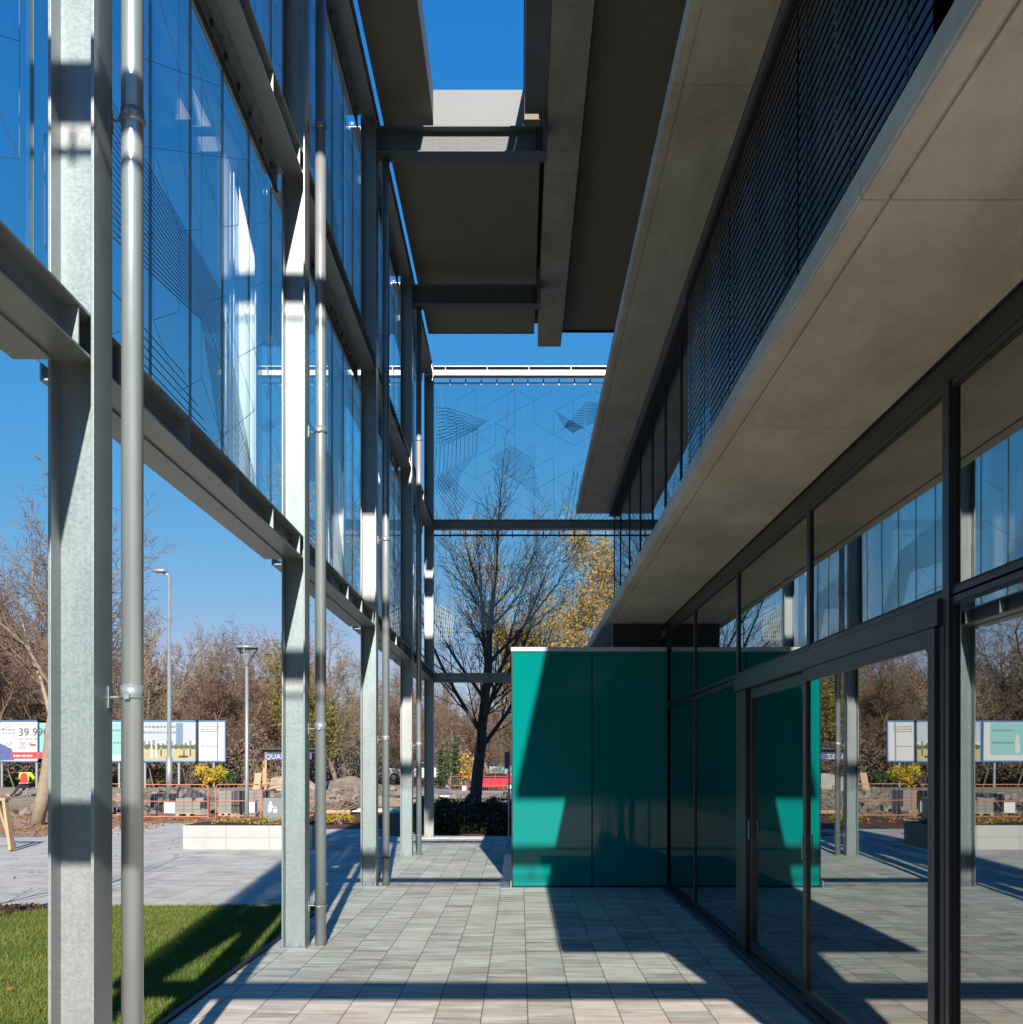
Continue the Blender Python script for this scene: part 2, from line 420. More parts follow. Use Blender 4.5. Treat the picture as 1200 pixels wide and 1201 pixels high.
# ------------------------------------------------------------------ ground
def sstep(a, b, x):
    t = min(1, max(0, (x-a)/(b-a))); return t*t*(3-2*t)
def gz(x, y):
    return -.015*max(0, min(y, 140)-36) + .55*sstep(36, 50, y)*sstep(-4, -9, x)
def grid_sheet(name, x0, x1, y0, y1, nx, ny, fz, mat, wob=0):
    mb = MB(); rng = random.Random(5)
    xs = [x0+(x1-x0)*i/nx for i in range(nx+1)]; ys = [y0+(y1-y0)*j/ny for j in range(ny+1)]
    for y in ys:
        for x in xs: mb.v.append((x, y, fz(x, y)+rng.uniform(-wob, wob)))
    for j in range(ny):
        for i in range(nx):
            a = j*(nx+1)+i; mb.f.append((a, a+1, a+nx+2, a+nx+1)); mb.m.append(0)
    return structure(mb.build(name, mat, None, True))
def ring_ground():
    mb = MB()
    def ax(lo, hi, step, far): return [-far, lo-150, lo-50] + [lo+step*i for i in range(int((hi-lo)/step)+1)] + [hi+50, hi+150, far]
    xs = ax(-60, 40, 2, 900); ys = [-900, -150, -50, -20, 0, 12, 20] + [26+2*i for i in range(40)] + [140, 200, 900]
    for y in ys:
        for x in xs: mb.v.append((x, y, gz(x, y)-.012))
    nx = len(xs)
    for j in range(len(ys)-1):
        for i in range(nx-1):
            a = j*nx+i; mb.f.append((a, a+1, a+nx+1, a+nx)); mb.m.append(0)
    return structure(mb.build('ground', M['dirt'], None, True))
ring_ground()
def sheet(name, poly, z, mat):
    mb = MB(); mb.add([(x, y, z) for x, y in poly], [tuple(range(len(poly)))])
    return structure(mb.build(name, mat))
sheet('lawn', [(-60,-60),(60,-60),(60,-12.05),(-60,-12.05)], .004, M['turf'])  # dark turf added behind the viewer to dull the green box's reflection
sheet('plaza', [(-60,-12),(30,-12),(30,22.0),(-3.4,22.0),(-3.4,24.3),(-6.9,24.3),(-6.9,26.6),(-10.2,26.6),(-10.6,21.6),(-60,20.4)], -.004, M['plaza_paving'])
mb = MB(); mb.box(-2.22, 1.83, -12, 21.12, -.05, .004); structure(mb.build('walkway', M['walk_paving']))
mb = MB(); mb.box(-2.22, 2.2, 21.135, 21.5, -.05, .012); structure(mb.build('kerb', M['pale_concrete'], bevel=.004))
# lawn with its dark edging
sheet('lawn', [(-30,-20),(-2.27,-20),(-2.27,11.2),(-5.0,11.2),(-6.3,9.9),(-30,9.5)], .012, M['turf'])
mb = MB(); mb.box(-2.268, -2.224, -20, 11.2, -.05, .022); structure(mb.build('lawn_edging', M['frame_gap']))
sheet('mulch_bed', [(-30,9.46),(-6.25,9.86),(-4.95,11.18),(-30,11.18)], .016, M['mulch'])
rng = random.Random(3)
mb = MB()
for i in range(2600):
    y = rng.uniform(9.6, 11.15); x = rng.uniform(-7.6, -5.0)
    if x > -6.3 and y < 9.9+(x+6.3)*1.0: continue
    mb.leaf((x, y, .025+rng.random()*.02), rng.uniform(.02, .07), rng)
tag(stuff(mb.build('bark_chips', M['mulch'])), 'red brown bark chips covering the bed left of lawn', 'bark chips')
# grass blades over the visible lawn
nr = np.random.default_rng(2)
n = 150000
gx = -2.29 - nr.random(n)**1.25*6.5; gy = 4.6 + nr.random(n)*6.58
keep = ~((gx < -4.95) & (gy > 11.2+(gx+5.0)*1.0-.02)); gx = gx[keep]; gy = gy[keep]; n = len(gx)
a = nr.random(n)*6.283; h = .020+nr.random(n)*.032; wd = .0018+nr.random(n)*.0022; ln = (nr.random(n)-.5)*.05; lm = (nr.random(n)-.5)*.05
V = np.zeros((n, 3, 3)); 
V[:,0,0] = gx-np.cos(a)*wd; V[:,0,1] = gy-np.sin(a)*wd; V[:,0,2] = .012
V[:,1,0] = gx+np.cos(a)*wd; V[:,1,1] = gy+np.sin(a)*wd; V[:,1,2] = .012
V[:,2,0] = gx+ln; V[:,2,1] = gy+lm; V[:,2,2] = .012+h
me = bpy.data.meshes.new('grass'); me.vertices.add(3*n); me.vertices.foreach_set('co', V.reshape(-1))
me.loops.add(3*n); me.loops.foreach_set('vertex_index', np.arange(3*n)); me.polygons.add(n)
me.polygons.foreach_set('loop_start', np.arange(0, 3*n, 3)); me.polygons.foreach_set('loop_total', np.full(n, 3)); me.update(calc_edges=True)
me.materials.append(M['grass_blade'])
g = bpy.data.objects.new('grass', me); COL.objects.link(g); stuff(g); tag(g, 'short mown green grass of the lawn beside the walkway', 'grass')

# strips beyond the plaza
grid_sheet('sand_strip', -9, 30, 36, 46, 40, 10, lambda x, y: gz(x, y)+.01, M['sand'], .02)
grid_sheet('road', -6, 60, 53, 80, 30, 14, lambda x, y: gz(x, y)+.012, M['asphalt'])
grid_sheet('rubble_strip', -9, 30, 46, 51, 90, 12, lambda x, y: gz(x, y)+.03, M['rubble'], .10)
mb = MB(); mb.box(-6.9, -3.3, 33.0, 34.2, -.05, .05); structure(mb.build('path', M['pale_concrete']))
mb = MB()
for i in range(30): mb.box(-7+i*1.0, -7+i*1.0+.97, 51.3, 51.55, gz(0,51.4)-.1, gz(0,51.4)+.14)
structure(mb.build('road_kerb', M['pale_concrete']))
sheet('planting_bed', [(-7.0,24.35),(-3.2,24.35),(-3.2,22.1),(2.6,22.1),(2.6,24.6),(-1,25),(-2.9,31.5),(-7.0,32.6)], .0, M['mulch'])
mb = MB()
for i in range(2500):
    x = rng.uniform(-16, -9); y = rng.uniform(21.8, 34)
    mb.leaf((x, y, .02+gz(x,y)), rng.uniform(.05, .12), rng)
for i in range(900):
    x = rng.uniform(-12, -5); y = rng.uniform(26, 40)
    mb.leaf((x, y, .02+gz(x,y)), rng.uniform(.05, .11), rng)
for i in range(26):
    x = rng.uniform(-6.5, -2.6); y = rng.uniform(6.5, 11)
    mb.leaf((x, y, .055), rng.uniform(.04, .07), rng)
for i in range(60):
    x = rng.uniform(-9, -6.6); y = rng.uniform(13, 26)
    mb.leaf((x, y, .01), rng.uniform(.04, .08), rng)
tag(stuff(mb.build('fallen_leaves', M['leaf_russet'])), 'orange brown fallen leaves scattered over the bare earth', 'fallen leaves')

# ------------------------------------------------------------------ steel frame
COLY = [.185 + 4.285*i for i in range(6)]
XI, XO = -1.90, -2.105
LV = [3.45, 6.84, 10.19]          # beam soffits
ORD = ['hidden', 'nearest', 'second', 'third', 'fourth', 'far corner']
collabel = ['grey galvanized steel H column standing beside the viewer, casting shadow on the paving',
  'broad galvanized steel H column nearest in the row, on the left beside lawn',
  'galvanized steel H column second nearest in the row, at the lawn corner',
  'galvanized steel H column third in the row, level with the green box front',
  'galvanized steel H column fourth in the row, beside the shaded planting bed',
  'slim looking steel corner column at the far end, in front of the hedge']
for i, yc in enumerate(COLY):
    c = thing('steel_column', collabel[i], 'column', ((XI+XO)/2, yc, 0), 'steel columns of the glass screen')
    for x0, x1 in ((XI-.014, XI), (XO, XO+.014)):
        m = MB(); m.box(x0, x1, yc-.1, yc+.1, .012, 10.188); m.build('flange', M['galvanized'], c, bevel=.002)
    m = MB(); m.box(XO+.014, XI-.014, yc-.005, yc+.005, .012, 10.188)
    m.build('web', M['galvanized'], c)
    m = MB(); m.box(XO-.02, XI+.015, yc-.12, yc+.12, .004, .012)
    for sx in (XO+.05, XI-.05):
        for sy in (-.07, .07): m.cyl(sx, yc+sy, .012, .04, .012, 8)
    m.build('base_plate', M['galvanized'], c)
pl = ['nearest', 'second', 'third', 'fourth']
for i in range(1, 5):
    yc = COLY[i]; xp = -1.795; yp = yc+.07
    d = thing('drain_pipe', 'round zinc rainwater pipe strapped to the %s steel column' % pl[i-1], 'drainpipe', (xp, yp, 0), 'zinc rainwater pipes')
    m = MB(); m.cyl(xp, yp, .004, 10.0, .049, 28); m.build('pipe', M['pipe_zinc'], d, True).data.polygons.foreach_set
    for z in (2.0, 4.66, 7.40):
        m = MB(); m.cyl(xp, yp, z-.055, z+.005, .0525, 28); m.build('socket', M['pipe_zinc'], d, True)
    m = MB(); m.lathe([(.05,9.98),(.066,10.0),(.066,10.07),(.03,10.1)], (xp, yp, 0), 24); m.build('funnel', M['pipe_zinc'], d)
    for z in (.36, 1.95, 4.62, 7.36):
        m = MB(); m.tube([(xp+.055*math.cos(t), yp+.055*math.sin(t), z) for t in [2*math.pi*j/20 for j in range(21)]], .006, 6)
        m.box(xp-.012, xp+.012, yp-.070, yp-.052, z-.012, z+.012)
        m.tube([(xp-.05, yp, z), (XI+.004, yp, z)], .006, 8); m.box(XI+.001, XI+.006, yp-.025, yp+.025, z-.05, z+.05)
        m.build('bracket', M['galvanized'], d)

levelname = ['lowest', 'middle', 'top']
bayname = ['before the nearest column', 'between the nearest and second columns', 'between the second and third columns',
           'between the third and fourth columns', 'between the fourth and corner columns']
def beam_mesh(axis, a0, a1, c0, z0, w, h, stiff, tf=.013, tw=.009):
    """I-section lying along axis, from a0 to a1, centred on c0 across"""
    fl = MB(); st = MB()
    def B(m, p0, p1, q0, q1, r0, r1):
        if axis == 'y': m.box(q0, q1, p0, p1, r0, r1)
        else: m.box(p0, p1, q0, q1, r0, r1)
    B(fl, a0, a1, c0-w/2, c0+w/2, z0, z0+tf); B(fl, a0, a1, c0-w/2, c0+w/2, z0+h-tf, z0+h); B(fl, a0, a1, c0-tw/2, c0+tw/2, z0+tf, z0+h-tf)
    for s in stiff:
        B(st, s-.005, s+.005, c0-w/2+.003, c0-tw/2, z0+tf, z0+h-tf); B(st, s-.005, s+.005, c0+tw/2, c0+w/2-.003, z0+tf, z0+h-tf)
    return fl, st
xc = (XI+XO)/2
for lv in range(3):
    for b in range(5):
        y0 = COLY[b]+.0062; y1 = COLY[b+1]-.0062
        t = thing('steel_beam', '%s level galvanized steel beam running %s' % (levelname[lv], bayname[b]), 'steel beam', (xc, (y0+y1)/2, LV[lv]), 'steel beams along the glass screen')
        fl, st = beam_mesh('y', y0, y1, xc, LV[lv], .174, .2, [y0+.005, y0+.22, y0+1.22, y0+2.2, y0+3.15, y1-.20, y1-.005])
        fl.build('girder', M['galvanized'], t); st.build('stiffener', M['galvanized'], t)
endz = [3.41, 6.78, 10.15]
for lv in range(3):
    for which, yb in (('far', 21.61), ('near', .185)):
        t = thing('steel_beam', ('%s level galvanized steel cross beam of the far end screen, in front of tree' if which == 'far' else '%s level galvanized steel cross beam spanning the walkway overhead near the viewer') % levelname[lv],
                  'steel beam', (.1, yb, endz[lv]), 'steel cross beams at the walkway ends')
        fl, st = beam_mesh('x', XI+.001, 2.25, yb, endz[lv], .18, .2, [XI+.26+.92*j for j in range(5)])
        fl.build('girder', M['galvanized'], t); st.build('stiffener', M['galvanized'], t)
# ---- glass screens
def ribbons(polys, plane, pos, w, thick=.0015):
    """printed lines on a pane: polylines in (a, z); plane 'x' => a is Y, plane 'y' => a is X"""
    m = MB()
    for pl_ in polys:
        for (a0, z0), (a1, z1) in zip(pl_[:-1], pl_[1:]):
            dx = a1-a0; dz = z1-z0; L = math.hypot(dx, dz)
            if L < 1e-4: continue
            nx, nz = -dz/L*w/2, dx/L*w/2
            q = [(a0+nx, z0+nz), (a1+nx, z1+nz), (a1-nx, z1-nz), (a0-nx, z0-nz)]
            m.prism(q, plane, pos, pos+thick)
    return m
def lerp(p, q, t): return (p[0]+(q[0]-p[0])*t, p[1]+(q[1]-p[1])*t)
def lattice(a0, a1, z0, z1, e, rng, keep):
    out = []; hx = e*math.sqrt(3)/2
    nx = int((a1-a0)/hx)+2; nz = int((z1-z0)/(e/2))+2
    for i in range(nx):
        for j in range(nz):
            if (i+j) % 2: continue
            p = (a0+i*hx, z0+j*e/2)
            for q in ((p[0]+hx, p[1]+e/2), (p[0]+hx, p[1]-e/2), (p[0], p[1]+e)):
                if rng.random() > keep: continue
                if all(a0 <= t[0] <= a1 and z0 <= t[1] <= z1 for t in (p, q)): out.append([p, q])
    return out
def clip(polys, a0, a1, z0, z1):
    out = []
    for pl_ in polys:
        for p, q in zip(pl_[:-1], pl_[1:]):
            n_ = 8; run = []
            for j in range(n_+1):
                r = lerp(p, q, j/n_)
                if a0 <= r[0] <= a1 and z0 <= r[1] <= z1: run.append(r)
                else:
                    if len(run) > 1: out.append([run[0], run[-1]])
                    run = []
            if len(run) > 1: out.append([run[0], run[-1]])
    return out
levn = ['lower', 'upper']
GX = -2.225
for lv in range(2):
    for b in range(5):
        y0 = COLY[b]; y1 = COLY[b+1]; z0 = LV[lv]+.04; z1 = LV[lv+1]-.025
        t = thing('glass_screen', '%s tier of blue tinted hung glass panes %s' % (levn[lv], bayname[b]), 'glass screen', (GX, (y0+y1)/2, z0), 'glass screens along the lawn')
        nP = 6; pw = (y1-y0)/nP
        for j in range(nP):
            m = MB(); m.box(GX-.008, GX+.008, y0+pw*j+.003, y0+pw*(j+1)-.003, z0, z1); m.build('pane', M['screen_glass'], t)
        m = MB()
        for j in range(nP): m.box(GX-.009, GX+.009, y0+pw*j-.0028, y0+pw*j+.0028, z0, z1)
        m.build('joint_seal', M['lamp_grey'], t)
        m = MB(); m.box(GX+.080, GX+.088, y0+.12, y1-.12, z1-.125, z1+.012); m.box(GX-.02, XO+.03, y0+.12, y1-.12, z1+.0125, z1+.0235)
        nj = 6
        for j in range(nj):
            yy = y0+.25+(y1-y0-.5)*j/(nj-1); m.prism([(GX+.088, z1-.11), (GX+.088, z1+.012), (GX+.118, z1+.012)], 'y', yy-.005, yy+.005)
        m.build('hanging_rail', M['galvanized'], t)
        m = MB(); m.box(GX+.072, GX+.094, y0+.12, y1-.12, z1-.150, z1-.126); m.build('gasket', M['frame_gap'], t)  # black bar stands in for the dark gap under the rail
        m = MB(); m.box(GX-.025, XO+.028, y0+.12, y1-.12, z0-.052, z0-.042); m.box(GX-.025, GX-.015, y0+.12, y1-.12, z0-.042, z0+.03); m.build('foot_rail', M['galvanized'], t)
        for j in range(12):
            yy = y0+.2+(y1-y0-.4)*(j+.5)/12
            m = MB(); m.tube([(GX+.0875, yy, z1-.055), (GX+.097, yy, z1-.058)], .030, 12); m.build('bolt', M['bolt_dark'], t)  # plate is solid; dark disc puts the hole's shade into colour
        # printed line pattern
        rg = random.Random(b*7+lv)
        pol = []
        o = (b*.17+lv*.31) % .5
        for i in range(20):
            s = i/19
            A = lerp((y0+.75, z0+1.05-o*.3), (y0+.75, z0+1.75), s); B_ = lerp((y0+2.35, z0+1.15+o*.5), (y0+2.75, z0+1.55+o*.5), s); C_ = lerp((y0+3.1, z0+.02), (y0+3.75, z0+.45), s)
            pol.append([A, B_]); pol.append([B_, C_])
        for i in range(14):
            zz = z0+.72-i*.055; pol.append([(y0+.85+.10*i+rg.uniform(-.05,.05), zz), (y0+2.2+.09*i+rg.uniform(-.25,.1), zz)])
        ribbons(clip(pol, y0+.1, y1-.1, z0+.02, z1-.12), 'x', GX+.0095, .0075).build('printed_pattern', M['print_ink'], t)
        pl2 = clip(lattice(y0+.1, y1-.1, z0+.05, z1-.15, .52, rg, .55), y0+.1, y1-.1, z0+.02, z1-.12)
        ribbons(pl2, 'x', GX+.0095, .003).build('printed_lattice', M['print_ink'], t)
def pe(u, v):
    px = 490+u/5; py = 430+v/5; Y = 21.78
    return (PX(px, Y), PZ(py, Y))
for which, yg in (('far', 21.78), ('near', .015)):
    for lv in range(2):
        z0 = endz[lv]+.10; z1 = endz[lv+1]-.06; xa, xb = -2.0, 2.2
        t = thing('glass_screen', ('%s tier of hung glass closing the far end, printed with fine line figures' if which == 'far' else '%s tier of hung glass closing the walkway overhead near the viewer') % levn[lv],
                  'glass screen', (.1, yg, z0), 'glass screens at the walkway ends')
        nP = 6; pw = (xb-xa)/nP
        for j in range(nP):
            m = MB(); m.box(xa+pw*j+.005, xa+pw*(j+1)-.005, yg-.008, yg+.008, z0, z1); m.build('pane', M['screen_glass'], t)
        yr = yg-.03 if which == 'far' else yg+.03
        m = MB(); m.box(xa, xb, yr-.012, yr+.012, z1-.055, z1-.02)
        for j in range(13):
            xx = -1.55+.345*j
            if xx < xb: m.box(xx-.012, xx+.012, yr-.02, yr+.02, z1-.085, z1+.058)
        m.build('hanging_rail', M['dark_frame'], t)
        if which == 'near': continue
        rg = random.Random(4+lv); pol = []
        if lv == 1:
            for i in range(11):
                s = i/10
                pol.append([pe(95, 490-250*s), lerp(pe(350, 365), pe(190, 250), s)])
                pol.append([lerp(pe(95, 470), pe(150, 235), s), lerp(pe(345, 370), pe(405, 320), s)])
                q = [lerp(pe(348, 370), pe(110, 480), s), lerp(pe(348, 500), pe(100, 640), s), lerp(pe(160, 750), pe(95, 690), s)]
                pol.append(q)
            for i in range(13):
                s = i/12; pol.append([lerp(pe(418, 540), pe(545, 465), s), lerp(pe(730, 790), pe(670, 540), s)])
            for i in range(16):
                s = i/15
                pol.append([lerp(pe(795, 250), pe(860, 355), s), lerp(pe(795, 250), pe(915, 330), s)])
                pol.append([lerp(pe(985, 210), pe(860, 355), s), lerp(pe(985, 210), pe(975, 355), s)])
                pol.append([lerp(pe(860, 355), pe(910, 390), s), lerp(pe(890, 310), pe(970, 355), s)])
                pol.append([lerp(pe(985, 210), pe(985, 350), s), lerp(pe(1075, 215), pe(1050, 320), s)])
            for i in range(4): pol.append([pe(918+22*i, 610+12*i), pe(872+24*i, 900)])
            for i in range(8): pol.append([pe(60+18*i, 640), pe(230+10*i, 905-20*i)])
            for i in range(10): pol.append([pe(930+28*i, 905), pe(1010+28*i, 820)])
        else:
            for i in range(10):
                s = i/9
                pol.append([lerp(pe(90, 1380), pe(95, 1660), s), lerp(pe(205, 1440), pe(200, 1640), s)])
                pol.append([lerp(pe(95, 1390), pe(215, 1470), s), lerp(pe(90, 1640), pe(190, 1660), s)])
            for i in range(12):
                s = i/11; pol.append([lerp(pe(500, 1150), pe(720, 1150), s), lerp(pe(620, 1480), pe(760, 1330), s)])
        ribbons(clip(pol, -1.9, 2.15, z0+.02, z1-.1), 'y', yg-.0105, .009).build('printed_pattern', M['print_ink'] if lv else M['print_white'], t)
        pl2 = lattice(-1.85, 2.15, z0+.05, z1-.12, .50, rg, .55)
        ribbons(pl2, 'y', yg-.0105, .005).build('printed_lattice', M['print_ink'], t)

# ------------------------------------------------------------------ the building
B = thing('office_building', 'grey concrete and dark glass office building with deep canopies on the right', 'building', (2.2, 12, 0))
FX = 1.95
# lower and upper canopy slabs, each with a drip groove
def slab(xe, x1, y0, y1, z0, t, name):
    m = MB(); m.box(xe, x1, y0, y1, z0+.016, z0+t)
    m.box(xe+.006, xe+.085, y0+.01, y1-.01, z0, z0+.017); m.box(xe+.100, x1-.002, y0+.01, y1-.01, z0, z0+.017)
    return m.build(name, M['canopy_concrete'], B, bevel=.004)
slab(1.12, FX-.02, 1.6, 21.2, 3.50, .115, 'canopy_slab')
m = MB(); m.box(FX-.021, 9, 1.6, 2.42, 3.50, 3.614); m.build('canopy_slab', M['canopy_concrete'], B, bevel=.004)
slab(1.18, 1.815, 1.55, 20.8, 6.92, .135, 'canopy_slab')
m = MB(); m.box(FX-.019, 9, 2.4, 21.2, 3.53, 3.64); m.box(FX+.12, 9, 2.4, 20.8, 6.93, 7.06); m.build('floor_plate', M['roof_top'], B)
m = MB()
m.box(7.0, 7.2, 2.3, 21.2, 0, 10.4); m.box(FX+.1, 7.0, 2.3, 2.5, 0, 3.49); m.box(FX+.1, 7.0, 2.4, 2.6, 3.65, 10.4); m.box(FX+.1, 7.0, 20.9, 21.1, 0, 10.4)
m.box(FX+.10, FX+.2, 2.6, 20.9, 7.07, 10.4); m.build('wall', M['room_wall'], B)
m = MB(); m.box(FX+.03, 7.0, 2.6, 20.9, .0, .02); m.build('room_floor', M['room_floor'], B)
m = MB(); m.box(FX+.06, 7.0, 2.6, 20.9, 3.40, 3.53); m.build('room_ceiling', M['room_wall'], B)
# roof
def rb(name, mat, *boxes, **kw):
    m = MB()
    for b in boxes: m.box(*b)
    return m.build(name, mat, B, **kw)
rb('roof_slab', M['soffit_board'], (-1.88,-1.2,2.2,20.1,10.45,10.8), (-1.199,.04,2.2,9.1,10.45,10.8), (-1.199,.29,13.42,20.1,10.45,10.8), (.83,9,2.2,19.98,10.45,10.8), (.04,.30,2.2,9.1,10.452,10.8))
rb('roof_slab', M['frame_gap'], (.2905,.359,13.1,20.05,10.62,10.8), (-1.88,.29,20.1,20.12,10.44,10.82), (.36,2.4,19.985,20.0,10.41,10.82))
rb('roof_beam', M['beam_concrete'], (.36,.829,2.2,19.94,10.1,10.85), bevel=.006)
rb('skylight_frame', M['bright_plate'], (-1.199,-1.185,9.1,13.4,10.44,10.86), (-1.185,.045,13.385,13.415,10.05,10.83))
rb('skylight_frame', M['roof_steel'], (.045,.06,9.1,13.385,10.44,10.86), (.062,.355,2.2,12.93,10.2,10.44))
m = MB()
for x in (-1.86, -1.2, .045):
    pass
for yb, nm in ((COLY[3], 'third'), (COLY[4], 'fourth')):
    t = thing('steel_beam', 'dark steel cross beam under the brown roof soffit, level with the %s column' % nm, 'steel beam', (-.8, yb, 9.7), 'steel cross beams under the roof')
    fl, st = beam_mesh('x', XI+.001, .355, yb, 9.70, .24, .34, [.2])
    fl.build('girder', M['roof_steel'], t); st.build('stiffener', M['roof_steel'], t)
    m = MB(); m.box(.30, .36, yb-.16, yb+.16, 9.72, 10.3); m.build('end_plate', M['roof_steel'], t)

# ground floor glazing
YM = [2.29, 4.44, 6.60, 8.76, 10.92, 13.04]
def window(y0, y1, z0, z1, name='window', fw=.028, x0=FX-.012, x1=FX+.06, glassm='facade_glass', gx=FX+.012, sub=None):
    m = MB()
    m.box(x0, x1, y0, y0+fw, z0, z1); m.box(x0, x1, y1-fw, y1, z0, z1)
    m.box(x0+.001, x1-.001, y0+fw, y1-fw, z0, z0+fw); m.box(x0+.001, x1-.001, y0+fw, y1-fw, z1-fw, z1)
    f = m.build(name, M['dark_frame'], B, bevel=.003)
    g_ = MB(); g_.box(gx-.008, gx+.008, y0+fw-.01, y1-fw+.01, z0+fw-.01, z1-fw+.01); g_.build('pane', M[glassm], f)
    s_ = MB()
    for a, b_ in ((y0+fw, y0+fw+.012), (y1-fw-.012, y1-fw)): s_.box(gx-.02, gx-.0085, a, b_, z0+fw, z1-fw)
    for a, b_ in ((z0+fw, z0+fw+.012), (z1-fw-.012, z1-fw)): s_.box(gx-.019, gx-.0085, y0+fw+.012, y1-fw-.012, a, b_)
    s_.build('seal', M['frame_gap'], f)
    return f
for i in range(5):
    window(YM[i]+.004, YM[i+1]-.004, 2.405, 3.37)
window(YM[0]+.004, YM[1]-.004, .05, 2.395)
for i in (3, 4): window(YM[i]+.004, YM[i+1]-.004, .05, 2.395)
rb('head_panel', M['dark_frame'], (FX-.008,FX+.08,2.29,13.06,3.374,3.499))
rb('sill', M['dark_frame'], (FX-.05,FX+.08,2.29,4.436,.004,.046), (FX-.05,FX+.08,8.764,13.06,.004,.046), bevel=.003)
rb('mullion_cap', M['dark_frame'], *[(FX-.024,FX-.013,y-.034,y+.034,.05,3.37) for y in (YM[1],)], bevel=.003)
# sliding door between two mullions
rb('door_header', M['dark_frame'], (FX-.045,FX+.03,4.48,8.72,2.275,2.394), bevel=.004)
rb('door_jamb', M['dark_frame'], (FX-.03,FX+.05,8.36,8.72,.05,2.27), bevel=.004)
rb('door_jamb', M['dark_frame'], (FX-.03,FX+.05,4.448,4.50,.05,2.27), bevel=.004)
rb('threshold', M['dark_frame'], (FX-.10,FX+.08,4.45,8.74,.004,.044), bevel=.003)
def leaf_door(y0, y1, xx, hy):
    m = MB(); fw = .075; z0, z1 = .05, 2.272
    m.box(xx-.025, xx+.025, y0, y0+fw, z0, z1); m.box(xx-.025, xx+.025, y1-fw, y1, z0, z1)
    m.box(xx-.024, xx+.024, y0+fw, y1-fw, z0, z0+.09); m.box(xx-.024, xx+.024, y0+fw, y1-fw, z1-.085, z1)
    f = m.build('sliding_door', M['dark_frame'], B, bevel=.003)
    g_ = MB(); g_.box(xx-.008, xx+.008, y0+fw-.01, y1-fw+.01, z0+.08, z1-.075); g_.build('pane', M['facade_glass'], f)
    h_ = MB(); h_.tube([(xx-.026,hy,1.0),(xx-.042,hy,1.0),(xx-.042,hy,1.16),(xx-.026,hy,1.16)], .006, 8); h_.build('handle', M['galvanized'], f)
leaf_door(4.505, 6.60, FX-.022, 6.55)
leaf_door(6.56, 8.352, FX+.031, 8.31)
# upper floor glazing behind the blinds
for a, b_ in ((2.45,4.30),(4.30,6.46),(6.46,8.62),(8.62,10.78),(10.78,12.1),(12.1,13.4),(13.4,14.7),(14.7,16.2),(16.2,17.8),(17.8,19.4),(19.4,20.75)):
    window(a+.004, b_-.004, 3.66, 6.84, 'window', .026, FX+.032, FX+.09, 'upper_window', FX+.048)
rb('fascia', M['strip_steel'], (1.817,1.885,1.6,20.75,6.905,6.95))
rb('blind_box', M['black_matt'], (1.887,FX+.09,2.45,20.75,6.845,6.94), (1.835,1.925,4.40,10.90,6.775,6.843))  # long black box paints the shaded recess; short one heads the blinds
for i, (a, b_) in enumerate(((4.42,6.55),(6.585,8.71),(8.745,10.88))):
    m = MB(); zz = 3.72; tilt = math.radians(79)
    while zz < 6.76:
        prof = []
        for j in range(5):
            s = (j/4-.5)*.076; bow = .010*(1-(2*(j/4-.5))**2)
            prof.append((1.872+s*math.cos(tilt)-bow*math.sin(tilt), zz-s*math.sin(tilt)*-1+bow*math.cos(tilt)))
        prof2 = [(x, z-.0018) for x, z in reversed(prof)]
        m.prism(prof+prof2, 'y', a, b_)
        zz += .0735
    bl = m.build('venetian_blind', M['blind_slat'], B)
    m = MB()
    for yy in (a+.25, (a+b_)/2, b_-.25): m.box(1.843, 1.848, yy-.005, yy+.005, 3.66, 6.78)
    m.build('cord', M['black_matt'], bl)

# dark panel over the green box, and the drain channel
rb('panel', M['dark_frame'], (1.24,FX-.06,13.10,13.16,3.17,3.499))
D = thing('drain_channel', 'dark steel slotted drain channel along the foot of the glazing', 'drain', (1.86, 8, 0))
m = MB(); m.box(1.835, FX-.055, -2, 12.86, -.05, .009); m.build('channel', M['roof_steel'], D)
m = MB()
for i in range(12): m.box(1.838, FX-.058, 1.2+i*1.0-.003, 1.2+i*1.0+.003, .0092, .0105)
m.build('joint', M['frame_gap'], D)
D2 = thing('drain_channel', 'short steel drain cover along the left side of the green box', 'drain', (-.19, 15, 0))
m = MB(); m.box(-.27, -.115, 12.78, 17.5, -.03, .012); m.box(-.125,-.112,12.78,17.5,.012,.10); m.build('channel', M['pipe_zinc'], D2)

# ------------------------------------------------------------------ green box
G = thing('green_pavilion', 'low box clad in glossy emerald green glass panels with white coping', 'pavilion', (.9, 14, 0))
bx0, bx1, by0, by1 = -.10, 1.935, 12.87, 19.5
for a, b_ in ((bx0, .938), (.95, bx1-.002)):
    m = MB(); m.box(a+.004, b_, by0, by0+.012, .03, 3.10); m.build('panel', M['green_glass'], G, bevel=.002)
for j in range(6):
    m = MB(); m.box(bx0, bx0+.012, by0+.016+1.1*j, by0+1.1*j+1.105, .03, 3.10); m.build('panel', M['green_glass'], G, bevel=.002)
m = MB(); m.box(bx0+.014, bx1-.01, by0+.013, by1, 0, 3.10); m.build('wall', M['frame_gap'], G)
m = MB(); m.box(bx0-.02, bx1-.012, by0-.02, by1+.02, 3.103, 3.16); m.build('coping', M['pale_concrete'], G, bevel=.004)
m = MB(); m.box(bx0-.012, bx0+.003, by0-.004, by0+.010, .01, 3.10); m.build('corner_trim', M['dark_frame'], G)

